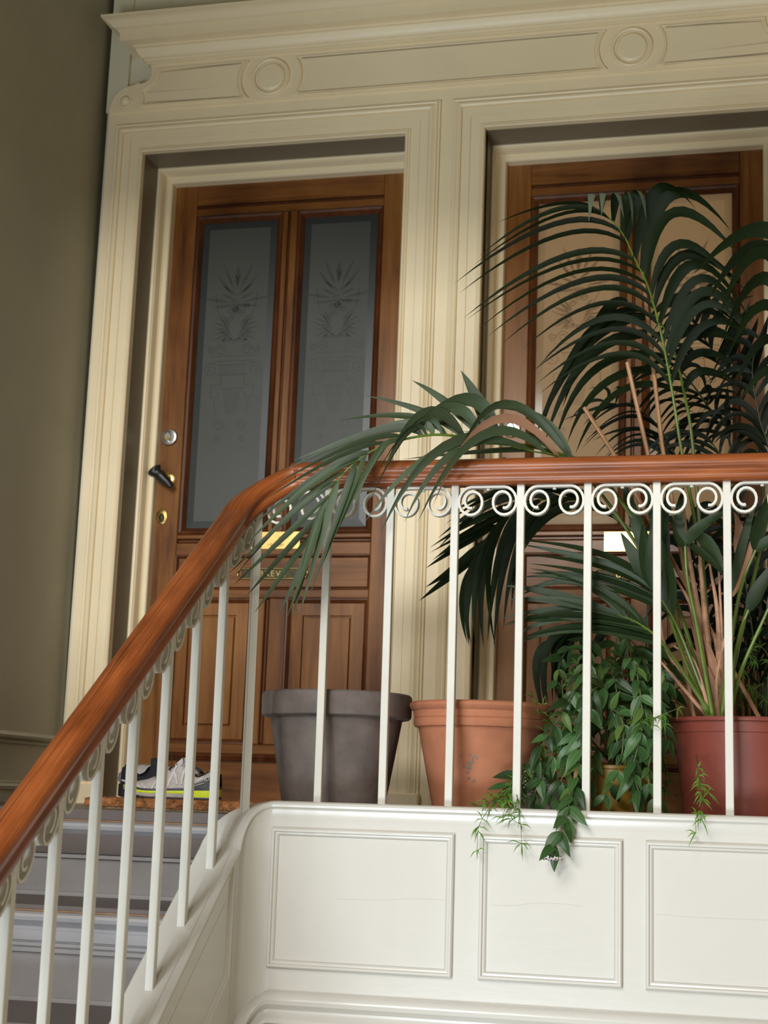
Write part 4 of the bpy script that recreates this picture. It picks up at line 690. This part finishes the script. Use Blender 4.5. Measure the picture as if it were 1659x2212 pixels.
# ================================================================== SHOES
def interp(tbl, s):
    for (a, va), (b, vb) in zip(tbl, tbl[1:]):
        if s <= b:
            f = (s - a) / (b - a); f = f * f * (3 - 2 * f); return va + (vb - va) * f
    return tbl[-1][1]
HW = [(0, 0.014), (0.03, 0.026), (0.10, 0.034), (0.3, 0.033), (0.5, 0.038), (0.70, 0.047), (0.85, 0.043), (0.95, 0.027), (1, 0.010)]
TOP = [(0, 0.092), (0.05, 0.100), (0.12, 0.082), (0.22, 0.070), (0.30, 0.080), (0.36, 0.112), (0.42, 0.112), (0.50, 0.092), (0.65, 0.068), (0.8, 0.055), (0.92, 0.047), (1, 0.032)]
TOE = [(0, 0.004), (0.08, 0.0), (0.7, 0.0), (0.88, 0.006), (1, 0.020)]
def make_shoe(name, label, loc, rz, cols, stripes=True, L=0.29, group=None):
    r = tag(empty(name, loc), label, 'shoe', group); r.rotation_euler = (0, 0, rz)
    SS = [0, 0.015, 0.04, 0.08, 0.13, 0.19, 0.25, 0.31, 0.36, 0.40, 0.45, 0.5, 0.56, 0.62, 0.69, 0.76, 0.83, 0.89, 0.94, 0.975, 1.0]
    lean_ = lambda s: -0.012 * (1 - s) if s < 0.1 else 0
    def layer(nm, z0, z1, g, m):
        rings = []
        for s in SS:
            hw = interp(HW, s) * g; a, b = z0(s) + interp(TOE, s), z1(s) + interp(TOE, s); x = (s - 0.5) * L * (1 + 0.02 * g) + 0.5 * L
            rings.append([(x, -hw, a), (x, hw, a), (x, hw * 1.02, (a + b) / 2), (x, hw, b), (x, -hw, b), (x, -hw * 1.02, (a + b) / 2)])
        return MB().loft(rings).build(nm, m, r, smooth=True, angle=50)
    layer('outsole', lambda s: 0.0, lambda s: 0.007, 1.02, 'outsole')
    layer('midsole', lambda s: 0.006, lambda s: 0.020 - 0.004 * s, 1.06, cols[1])
    layer('sole_stripe', lambda s: 0.0185 - 0.004 * s - (0.010 if s < 0.26 else 0), lambda s: 0.029 - 0.009 * s, 1.085 if stripes else 1.05, cols[2])
    layer('rand', lambda s: 0.027 - 0.010 * s, lambda s: 0.038 - 0.012 * s, 1.03, cols[3])
    rings = []
    def sect(s, q):                                   # q from -1 (right) over the top to 1
        hw = interp(HW, s); zb = 0.030 - 0.010 * s + interp(TOE, s) * 0.6; zt = interp(TOP, s)
        a = q * math.pi / 2; k = 0.35 if s < 0.34 else 0.0
        return ((s) * L * 0.985 + 0.003, hw * 0.99 * math.sin(a) * (1 - 0.20 * math.cos(a)), zb + (zt - zb) * (math.cos(a) ** 0.75 if abs(q) < 0.999 else 0))
    for s in SS: rings.append([sect(s, -1 + 2 * k / 14) for k in range(15)])
    MB().loft(rings).build('upper', cols[0], r, smooth=True, angle=60)
    # collar opening and tongue
    mb = MB(); mb.loft([[(s * L, interp(HW, s) * 0.55 * c, interp(TOP, s) + 0.001 - (0.004 if abs(c) > 0.9 else 0)) for c in (-1, -0.5, 0, 0.5, 1)] for s in (0.05, 0.1, 0.16, 0.22, 0.28, 0.33)], False, False)
    mb.build('collar_lining', 'outsole' if stripes else cols[0], r, smooth=True)
    mb = MB(); mb.loft([[(x, y, z) for y, z in ((-0.018, z0), (0.018, z0), (0.016, z1), (-0.016, z1))] for x, z0, z1 in ((0.355 * L, 0.100, 0.122), (0.385 * L, 0.100, 0.124), (0.46 * L, 0.090, 0.104))])
    mb.build('tongue', cols[0], r, smooth=True, angle=60)
    if stripes:
        mb = MB()
        def streak(s0, q0, s1, q1, wd):
            pts = [Vector(sect(s0 + (s1 - s0) * k / 5, q0 + (q1 - q0) * k / 5)) for k in range(6)]; vv = []
            for k, p in enumerate(pts):
                out = Vector((0, p.y, (p.z - 0.03) * 0.4)).normalized() * 0.0022; w2 = wd * (1 - 0.5 * abs(k / 5 - 0.4))
                vv += [tuple(p + out + Vector((w2 / 2, 0, 0))), tuple(p + out - Vector((w2 / 2, 0, 0)))]
            mb.add(vv, [(2 * k, 2 * k + 1, 2 * k + 3, 2 * k + 2) for k in range(5)])
        for sg in (1, -1):
            for s0, s1, q0, q1 in ((0.36, 0.34, 0.92, 0.35), (0.40, 0.50, 0.92, 0.25), (0.50, 0.42, 0.94, 0.25), (0.55, 0.60, 0.95, 0.25), (0.66, 0.58, 0.96, 0.3), (0.72, 0.80, 0.97, 0.6), (0.77, 0.85, 0.97, 0.62), (0.82, 0.90, 0.97, 0.66), (0.30, 0.22, 0.9, 0.5), (0.25, 0.14, 0.88, 0.55)):
                streak(s0, sg * q0, s1, sg * q1, 0.007)
        mb.build('overlay_streaks', 'overlay', r, clean=False)
        mb = MB(); rings = []
        for s in (0.0, 0.03, 0.07, 0.13, 0.2, 0.27):
            h = 0.078 - 0.13 * s; hw = interp(HW, s) * 1.02 + 0.002
            rings.append([(s * L - 0.004 * (s < 0.02), -hw, 0.034), (s * L, -hw * 0.97, h), (s * L, hw * 0.97, h), (s * L - 0.004 * (s < 0.02), hw, 0.034)])
        hp = mb.loft(rings, False).build('heel_panel', 'navy', r, smooth=True)
        TM = Matrix(((-1, 0, 0, 0.150 * L), (0, 0, 1, 0.0375), (0, 1, 0, 0.052), (0, 0, 0, 1))) @ Matrix.Rotation(math.radians(13), 4, 'Z')
        text_mesh('SALOMON', 0.0165, 'brand_lettering', 'overlay', hp, TM, 0.0004, shear=0.15)
        mb = MB(); mb.tube([(0.24 * L, 0.0372, 0.040), (0.12 * L, 0.0385, 0.050)], 0.0013, 6); mb.build('heel_line', 'overlay', hp)
    mb = MB()
    for k in range(4):
        s = 0.44 + 0.07 * k; z = interp(TOP, s) + 0.002; hw = interp(HW, s) * 0.55
        mb.tube([(s * L, -hw, z - 0.008), (s * L + 0.004, 0, z + 0.001), (s * L, hw, z - 0.008)], 0.0016, 5)
    mb.tube(catmull([(0.44 * L, 0.01, 0.108), (0.47 * L, 0.02, 0.135), (0.49 * L, 0.026, 0.122), (0.47 * L, 0.034, 0.100)], 4), 0.0012, 5)
    mb.tube(catmull([(0.40 * L, 0.01, 0.118), (0.37 * L, 0.022, 0.122), (0.36 * L, 0.03, 0.106), (0.37 * L, 0.034, 0.098)], 4), 0.0012, 5)
    mb.build('laces', 'outsole' if stripes else cols[0], r, smooth=True)
    return r
make_shoe('running_shoe', 'grey running shoe with lime sole, nearer of its pair on the doormat', (-0.622, 0.47, -0.0075), math.radians(181), ('mesh_grey', 'foam', 'lime', 'navy'), True, 0.30, 'grey and lime running shoes')
make_shoe('running_shoe', 'grey running shoe with lime sole tipped on its side behind its twin', (-0.745, 0.72, 0.044), math.radians(174), ('mesh_grey', 'foam', 'lime', 'navy'), True, 0.30, 'grey and lime running shoes')
COL.objects['running_shoe.001'].rotation_euler.x = math.radians(-74)
bs_ = make_shoe('knit_shoe', 'black knit shoe with one white line lying at the left end of the doormat', (-0.985, 0.575, -0.0075), math.radians(8), ('blacknavy', 'outsole', 'outsole', 'outsole'), False, 0.27)
keep_line = MB(); keep_line.tube([(0.012, -0.034, 0.052), (0.075, -0.0385, 0.038)], 0.0028, 6); keep_line.build('white_line', 'overlay', bs_)
# ================================================================== POTS
def make_pot(name, label, c, prof, mat, soil=None, group=None, n=48, extra=None):
    r = tag(empty(name, (c[0], c[1], -0.04)), label, 'plant pot', group)
    mb = MB(); mb.lathe(prof, (0, 0, 0), n); mb.build('pot_body', mat, r, smooth=True, angle=30)
    if soil:
        mb = MB(); rings = []
        for rr, z in ((0.0005, soil[1] + 0.012), (soil[0] * 0.5, soil[1] + 0.008), (soil[0], soil[1])):
            rings.append([(rr * math.cos(2 * math.pi * k / 28), rr * math.sin(2 * math.pi * k / 28), z + random.uniform(-0.003, 0.003)) for k in range(28)])
        mb.loft(rings).build('soil', 'soil', r, smooth=True)
    return r
clay = lambda R, H, rb: [(0.001, 0.0), (rb - 0.006, 0.0), (rb, 0.006), (R - 0.027, H - 0.078), (R - 0.026, H - 0.072), (R - 0.008, H - 0.070), (R - 0.002, H - 0.066), (R, H - 0.060), (R + 0.001, H - 0.012), (R - 0.001, H - 0.004), (R - 0.006, H), (R - 0.018, H), (R - 0.024, H - 0.006), (R - 0.036, H - 0.10), (rb - 0.02, 0.03), (0.001, 0.03)]
make_pot('clay_pot', 'dark grey clay pot with thick rim standing empty before the left door', (-0.219, 0.30), clay(0.215, 0.345, 0.142), 'potgrey', (0.155, 0.20))
tp = [(0.001, 0.0), (0.120, 0.0), (0.127, 0.006), (0.176, 0.248), (0.178, 0.253), (0.187, 0.255), (0.190, 0.260), (0.191, 0.276), (0.188, 0.2785), (0.190, 0.281), (0.192, 0.298), (0.199, 0.303), (0.203, 0.311), (0.202, 0.319), (0.196, 0.323), (0.184, 0.323), (0.178, 0.316), (0.165, 0.24), (0.11, 0.03), (0.001, 0.03)]
tpo = make_pot('clay_pot', 'terracotta clay pot with ridged rim standing empty between grey pot and trailing plant', (0.202, 0.30), tp, 'terra', (0.150, 0.20))
mb = MB()
for k in range(26):
    a = -math.pi / 2 + 0.0 + random.gauss(0, 0.055); z = 0.150 + random.gauss(0, 0.016); rr = 0.1275 + (z - 0.006) / 0.242 * 0.049 + 0.0006; s = random.uniform(0.0015, 0.004)
    p = lambda da, dz: (rr * math.cos(a + da), rr * math.sin(a + da), z + dz)
    mb.add([p(-s * 5, -s), p(s * 5, -s * 0.4), p(s * 4, s * 1.5), p(-s * 3, s)], [(0, 1, 2, 3)])
mb.build('dark_stain', 'potgrey', tpo, clean=False)
rp = [(0.001, 0.0), (0.160, 0.0), (0.166, 0.006), (0.192, 0.245), (0.193, 0.252), (0.196, 0.2535), (0.199, 0.280), (0.208, 0.282), (0.210, 0.288), (0.208, 0.292), (0.196, 0.292), (0.192, 0.286), (0.180, 0.20), (0.15, 0.02), (0.001, 0.02)]
RPC = (0.925, 0.32)
make_pot('plastic_pot', 'red brown plastic pot holding the large palm at the right', RPC, rp, 'redplastic', (0.184, 0.255))
op = [(0.001, 0.0), (0.082, 0.0), (0.086, 0.005), (0.104, 0.150), (0.110, 0.152), (0.111, 0.160), (0.104, 0.162), (0.100, 0.155), (0.078, 0.015), (0.001, 0.015)]
make_pot('plastic_pot', 'ochre yellow plastic pot half hidden under the trailing hoya', (0.573, 0.30), op, 'ochre', (0.098, 0.145))
sp = [(0.001, 0.0), (0.060, 0.0), (0.064, 0.004), (0.082, 0.125), (0.090, 0.127), (0.092, 0.150), (0.088, 0.154), (0.080, 0.150), (0.06, 0.02), (0.001, 0.02)]
make_pot('clay_pot', 'small terracotta pot behind the hoya leaves holding feathery fern', (0.42, 0.46), sp, 'terra', (0.080, 0.14))
bp_ = [(0.001, 0.0), (0.110, 0.0), (0.114, 0.005), (0.135, 0.235), (0.143, 0.238), (0.143, 0.252), (0.136, 0.254), (0.130, 0.246), (0.11, 0.02), (0.001, 0.02)]
make_pot('plastic_pot', 'black plastic pot in the shade behind the red brown pot', (0.86, 0.70), bp_, 'black', (0.130, 0.236))
ct = tag(empty('paper_carton', (0.372, 0.235, -0.04)), 'grey ridged paper carton leaning between terracotta pot and hoya', 'carton')
ct.rotation_euler = (0, 0, math.radians(-14))
mb = MB(); mb.loft([[(x, y, z) for x, y in ((-w, -d), (w, -d), (w, d), (-w, d))] for z, w, d in ((0.0, 0.050, 0.03), (0.07, 0.052, 0.03), (0.16, 0.040, 0.022))])
mb.build('carton_body', 'card', ct)
mb = MB()
for k in range(8):
    z = 0.082 + 0.0085 * k; w = 0.052 - (z - 0.07) / 0.09 * 0.012; d = 0.03 - (z - 0.07) / 0.09 * 0.008
    mb.box(-w + 0.004, w - 0.004, -d - 0.0016, -d + 0.004, z, z + 0.0028)
mb.build('ridges', 'cardline', ct)
MB().box(-0.004, 0.010, -0.0308, -0.029, 0.044, 0.058).build('red_mark', 'redink', ct)
# ================================================================== PLANTS
CAMP = Vector((0.95, -4.0, 0.02))
WID = [(0, 0.30), (0.12, 0.72), (0.30, 1.0), (0.55, 0.86), (0.8, 0.46), (0.93, 0.18), (1, 0.015)]
def lerp(tbl, s):
    for (a, va), (b, vb) in zip(tbl, tbl[1:]):
        if s <= b: return va + (vb - va) * (s - a) / (b - a)
    return tbl[-1][1]
def blade(base, mid, tip, wd, mat, parent, name='leaflet', fold=0.22, seg=12, hint=None, tw=None, tm=0.52):
    b, m, t = Vector(base), Vector(mid), Vector(tip)
    c = (m - b * (1 - tm) ** 2 - t * tm ** 2) / (2 * tm * (1 - tm))
    hint = hint or Vector((random.uniform(-0.35, 0.35), -1, random.uniform(0.1, 0.7)))
    tw = random.uniform(-0.45, 0.45) if tw is None else tw
    V, F_, UV = [], [], []; side0 = None
    for k in range(seg + 1):
        u = k / seg; p = b * (1 - u) ** 2 + c * (2 * u * (1 - u)) + t * u * u
        tg = ((c - b) * (2 * (1 - u)) + (t - c) * (2 * u)).normalized()
        if side0 is None:
            sd = tg.cross(hint); sd = sd.normalized() if sd.length > 0.08 else Vector((1, 0, 0)); side0 = Quaternion(tg, tw * 0.6) @ sd
            n0 = side0.cross(tg); flip = n0.dot(hint) < 0
        side0 = (side0 - tg * side0.dot(tg)).normalized(); sd = side0
        nr = sd.cross(tg)
        if flip: nr = -nr
        w_ = wd / 2 * lerp(WID, u)
        V += [tuple(p + sd * w_ + nr * w_ * fold), tuple(p), tuple(p - sd * w_ + nr * w_ * fold)]
        UV += [(0, u), (0.5, u), (1, u)]
        if k: o = 3 * k; q = [(o - 3, o - 2, o + 1, o), (o - 2, o - 1, o + 2, o + 1)]; F_ += q if flip else [t_[::-1] for t_ in q]
    mb = MB(); mb.add(V, F_, UV); return mb.build(name, mat, parent, smooth=True, angle=80, clean=False)
def along(P):
    L = [0.0]
    for a, b in zip(P, P[1:]): L.append(L[-1] + (b - a).length)
    def f(t):
        s = t * L[-1]
        for i in range(len(P) - 1):
            if s <= L[i + 1] or i == len(P) - 2:
                k = (s - L[i]) / max(1e-6, L[i + 1] - L[i]); return P[i].lerp(P[i + 1], min(1, max(0, k)))
    return f, L[-1]
def make_frond(d, root, leaf, stem, rscale=1.0, jit=0.010):
    P = catmull(d['rachis'], 6); f, L = along(P)
    t0 = min([k[0] for k in d['L'] + d['R']] or [1])
    mb = MB(); mb.tube(P, d['r'] * rscale, 7, 0.0012)
    fr = mb.build('frond', stem, root, smooth=True); keep(fr, root)
    if d['label']: fr['label'] = d['label']
    for side, n in (('L', d['nL']), ('R', d['nR'])):
        K = d[side]
        for i in range(n):
            t = K[0][0] + (K[-1][0] - K[0][0]) * i / max(1, n - 1) + (random.uniform(-0.3, 0.3) / n * (K[-1][0] - K[0][0]) if 0 < i < n - 1 else 0)
            for a, b in zip(K, K[1:]):
                if t <= b[0] or b is K[-1]:
                    u = (t - a[0]) / max(1e-6, b[0] - a[0]); break
            u = min(1, max(0, u)); ba, bb = f(a[0]), f(b[0])
            om = (Vector(a[1]) - ba).lerp(Vector(b[1]) - bb, u); ot = (Vector(a[2]) - ba).lerp(Vector(b[2]) - bb, u)
            exact = i == 0 or i == n - 1
            J = lambda s: Vector((random.gauss(0, s), random.gauss(0, s), random.gauss(0, s)))
            p = f(t); s = 0 if exact else jit
            blade(p, p + om + J(s * 0.5), p + ot + J(s), (a[3] + (b[3] - a[3]) * u) * (1 if exact else random.uniform(0.85, 1.12)) * d.get('w', 1), leaf, fr)
    return fr
palm = tag(empty('kentia_palm', (0.845, 0.30, 0.21)), 'large feathery palm in the red brown pot with fronds arching over the handrail', 'palm')
for i, d in enumerate(FRONDS):
    front = i in (3, 4); d['w'] = 0.82 if front else 1
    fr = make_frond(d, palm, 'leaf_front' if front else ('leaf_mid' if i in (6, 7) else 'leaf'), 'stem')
    if i == 4:                                       # the withered leaflet over the rail
        lf = [c for c in COL.objects if c.parent == fr][1]; lf.data.materials[0] = MT['dry']; lf['label'] = 'long brown withered leaflet'
for fn in FANS:
    P = catmull(fn['stem'], 6); mb = MB(); mb.tube(P, 0.0065, 7, 0.004); s_ = keep(mb.build('frond', 'stem', palm, smooth=True), palm)
    for b, m, t, wd, col in fn['blades']:
        lf = blade(b, m, t, wd * 0.78, 'dry' if col == 'dry' else 'leaf_mid', s_, fold=0.3, tw=random.uniform(-0.3, 0.3))
        if col == 'dry': lf['label'] = 'withered tan leaflet'
for k, l in enumerate(DRY):
    mb = MB(); mb.tube(catmull(l, 6), 0.011 if k < 3 else 0.006, 7, 0.003)
    keep(mb.build('dry_leaf_stalk', 'drystem', palm, smooth=True), palm)
for k in range(7):
    x = 0.83 + 0.006 * k; mb = MB()
    b = Vector((x + random.uniform(-0.01, 0.01), 0.27 + random.uniform(-0.02, 0.02), 0.215)); t = b + Vector((random.uniform(-0.10, 0.03), random.uniform(-0.05, 0.03), random.uniform(0.16, 0.30)))
    keep(blade(b, b.lerp(t, 0.5) + Vector((0.012, -0.01, 0.02)), t, random.uniform(0.022, 0.036), 'dry', palm, 'leaf_sheath', fold=0.6), palm)
mb = MB(); mb.tube(catmull([(0.66, 0.36, 0.66), (0.655, 0.36, 0.52), (0.652, 0.36, 0.36), (0.65, 0.36, 0.27)], 5), 0.0022, 5); mb.tube([(0.655, 0.36, 0.57), (0.70, 0.33, 0.60), (0.78, 0.30, 0.605)], 0.0022, 5)
keep(mb.build('plant_tie', 'string', palm), palm)
for k, (l, lab) in enumerate(zip(STAKES, ('split bamboo stake standing left of the tallest palm stem', 'longest split bamboo stake rising beside the tallest palm frond', 'short leaning bamboo stake, leftmost above the handrail'))):
    mb = MB(); mb.tube([Vector(p) for p in l], 0.0062, 6, 0.0062)
    o = mb.build('bamboo_stake', 'bamboo', None); tag(o, lab, 'stake', 'bamboo stakes in the palm pot')
cane = tag(empty('bamboo_palm', (0.90, 0.70, 0.20)), 'dark dense palm with thin canes growing behind the large palm', 'palm')
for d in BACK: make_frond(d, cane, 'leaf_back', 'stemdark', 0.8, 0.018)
for l in CANES:
    mb = MB(); mb.tube(catmull(l, 5), 0.006, 6, 0.004); keep(mb.build('cane', 'stemdark', cane, smooth=True), cane)
# ---- hoya: leaves share three meshes
def leaf_mesh(name, L, W, droop, fold, mat):
    T = [(0, 0.05), (0.10, 0.55), (0.25, 0.92), (0.42, 1.0), (0.6, 0.80), (0.78, 0.48), (0.9, 0.22), (1, 0.0)]
    V, F_, UV = [], [], []
    for k, (u, w_) in enumerate(T):
        z = -droop * u * u * L; V += [(u * L, w_ * W / 2, z + fold * w_ * W / 2), (u * L, 0, z), (u * L, -w_ * W / 2, z + fold * w_ * W / 2)]; UV += [(0, u), (0.5, u), (1, u)]
        if k: o = 3 * k; F_ += [(o - 3, o, o + 1, o - 2), (o - 2, o + 1, o + 2, o - 1)]
    mb = MB(); mb.add(V, F_, UV); o = mb.build(name, mat, None, smooth=True, angle=80, clean=False); me = o.data; bpy.data.objects.remove(o); return me
HL = [leaf_mesh('hoya_leaf', 0.066, 0.030, 0.25, 0.30, 'hoya'), leaf_mesh('hoya_leaf', 0.058, 0.024, 0.4, 0.4, 'hoya'), leaf_mesh('hoya_leaf', 0.072, 0.029, 0.15, 0.25, 'hoya'), leaf_mesh('hoya_leaf', 0.078, 0.027, 0.5, 0.35, 'hoya'), leaf_mesh('hoya_leaf', 0.056, 0.021, 0.3, 0.3, 'hoya_pale')]
hoya = tag(empty('trailing_hoya', (0.573, 0.30, 0.12)), 'bushy trailing hoya with pointed waxy leaves spilling between the balusters', 'plant')
tipP = None
for si, l in enumerate(HOYA):
    P = catmull(l, 6); f, L = along(P); mb = MB(); mb.tube(P, 0.0028, 6, 0.0014)
    stem = keep(mb.build('trailing_stem', 'hoyastem', hoya, smooth=True), hoya)
    s = L * 0.30 if si != 1 else L * 0.25; k = 0
    while s < L - 0.004:
        t = s / L; p = f(t); tg = (f(min(1, t + 0.02)) - f(max(0, t - 0.02))).normalized()
        ax = tg.cross(Vector((0, -1, 0.15)) if k % 2 == 0 else Vector((0.8, -0.5, 0.3)))
        if ax.length < 0.1: ax = Vector((1, 0, 0))
        ax.normalize()
        for sg in (1, -1):
            d = (ax * sg * random.uniform(0.7, 1.0) + tg * random.uniform(0.3, 0.9) + Vector((0, -0.25, -0.55)) + Vector((random.gauss(0, .28), random.gauss(0, .28), random.gauss(0, .28)))).normalized()
            up = Vector((random.gauss(0, .25), -0.8, 0.6 + random.gauss(0, .2))); up = (up - d * up.dot(d)).normalized(); y_ = up.cross(d)
            sc = random.uniform(0.7, 1.12) if si != 1 else random.uniform(0.95, 1.2)
            if s > L - 0.05: sc *= 0.85
            o = bpy.data.objects.new('leaf', random.choice(HL)); COL.objects.link(o); o.parent = stem
            mm = Matrix.Identity(4)
            for i in range(3): mm[i][0] = d[i] * sc; mm[i][1] = y_[i] * sc; mm[i][2] = up[i] * sc; mm[i][3] = p[i]
            o.matrix_basis = mm
        s += random.uniform(0.030, 0.046) if si != 1 else random.uniform(0.034, 0.043); k += 1
    if si == 1: tipP = P[-1]
# flower umbel at the tip of the stem that hangs over the ledge
mb = MB(); mp = MB(); ms = MB()
for k in range(11):
    a = k * 2.4; rr = 0.028 * math.sqrt((k + 0.5) / 11); c = tipP + Vector((rr * math.cos(a) * 1.05, rr * math.sin(a) * 0.8 - 0.004, -0.026 + rr * 0.22))
    ms.tube([tuple(tipP), tuple(c + Vector((0, 0, 0.003)))], 0.0008, 4)
    nr = Vector((math.cos(a) * rr * 14, math.sin(a) * rr * 14 - 0.45, -0.8)).normalized(); u = nr.cross(Vector((0.3, 1, 0))).normalized(); v = nr.cross(u)
    ring = []
    for q in range(10):
        r_ = 0.0085 if q % 2 == 0 else 0.0042; an = 2 * math.pi * q / 10; ring.append(tuple(c + u * r_ * math.cos(an) + v * r_ * math.sin(an) - nr * 0.0015 * (q % 2 == 0)))
    mb.add(ring + [tuple(c + nr * 0.001)], [(q, (q + 1) % 10, 10) for q in range(10)])
    mp.add([tuple(c + nr * 0.0022 + u * 0.0030 * math.cos(q * 1.2566) + v * 0.0030 * math.sin(q * 1.2566)) for q in range(5)] + [tuple(c + nr * 0.0042)], [(q, (q + 1) % 5, 5) for q in range(5)])
fl_ = keep(mb.build('flower_umbel', 'petal', hoya, clean=False), hoya); fl_['label'] = 'cluster of white star flowers with purple centres'
mp.build('flower_centres', 'purple', fl_, clean=False); ms.build('flower_stalks', 'hoyastem', fl_, clean=False)
mb = MB()
for p in ((0.494, 0.10, 0.115), (0.480, 0.10, 0.072), (0.505, 0.09, 0.018)):
    b = Vector(p); t = b + Vector((-0.012, -0.004, -0.042)); keep(blade(b, b.lerp(t, 0.5) + Vector((0.003, -0.003, 0)), t, 0.013, 'dry', hoya, 'withered_leaf', fold=0.7), hoya)
# ---- asparagus fern
fern = tag(empty('asparagus_fern', (0.42, 0.46, 0.10)), 'feathery asparagus fern sprigs poking out over the white ledge', 'fern')
for n, l in FERN:
    P = catmull(l, 6); f, L = along(P); mb = MB(); mb.tube(P, 0.0013, 5, 0.0006)
    stem = keep(mb.build('sprig_stem', 'hoyastem', fern, smooth=True), fern)
    mb = MB(); s0 = max(0.2, 1 - 0.26 / L)
    nodes = max(4, n // 3)
    for k in range(nodes):
        t = min(0.998, s0 + (1 - s0) * (k + random.uniform(0.2, 1.0)) / nodes) if k < nodes - 1 else 0.998
        p = f(t); tg = (f(min(1, t + 0.03)) - f(max(0, t - 0.03))).normalized(); sidev = Vector((random.gauss(0, 1), random.gauss(-0.5, 0.5), random.gauss(0, 1))).normalized()
        spray = [p] if k == nodes - 1 or random.random() < 0.4 else [p, p + (tg * 0.4 + sidev).normalized() * random.uniform(0.018, 0.034)]
        if len(spray) > 1: mb.tube([spray[0], spray[1]], 0.0006, 4)
        for c_ in spray:
            for q in range(random.randint(3, 6)):
                d = (tg * random.uniform(0.1, 0.9) + (c_ - p) * 18 + Vector((random.gauss(0, .8), random.gauss(-0.1, .5), random.gauss(-0.15, .6)))).normalized(); ln = random.uniform(0.018, 0.042)
                sd = d.cross(Vector((0.2, -1, 0.2))); sd = sd.normalized() * 0.0016 if sd.length > 0.05 else Vector((0.0016, 0, 0)); m = c_ + d * ln * 0.5 + Vector((0, 0, 0.002)); e = c_ + d * ln + Vector((0, 0, -0.006))
                mb.add([tuple(c_ - sd * 0.5), tuple(c_ + sd * 0.5), tuple(m + sd), tuple(m - sd), tuple(e)], [(0, 1, 2, 3), (3, 2, 4)], [(0, 0), (1, 0), (1, .5), (0, .5), (.5, 1)])
    mb.build('needles', 'fern', stem, kind='stuff', clean=False)
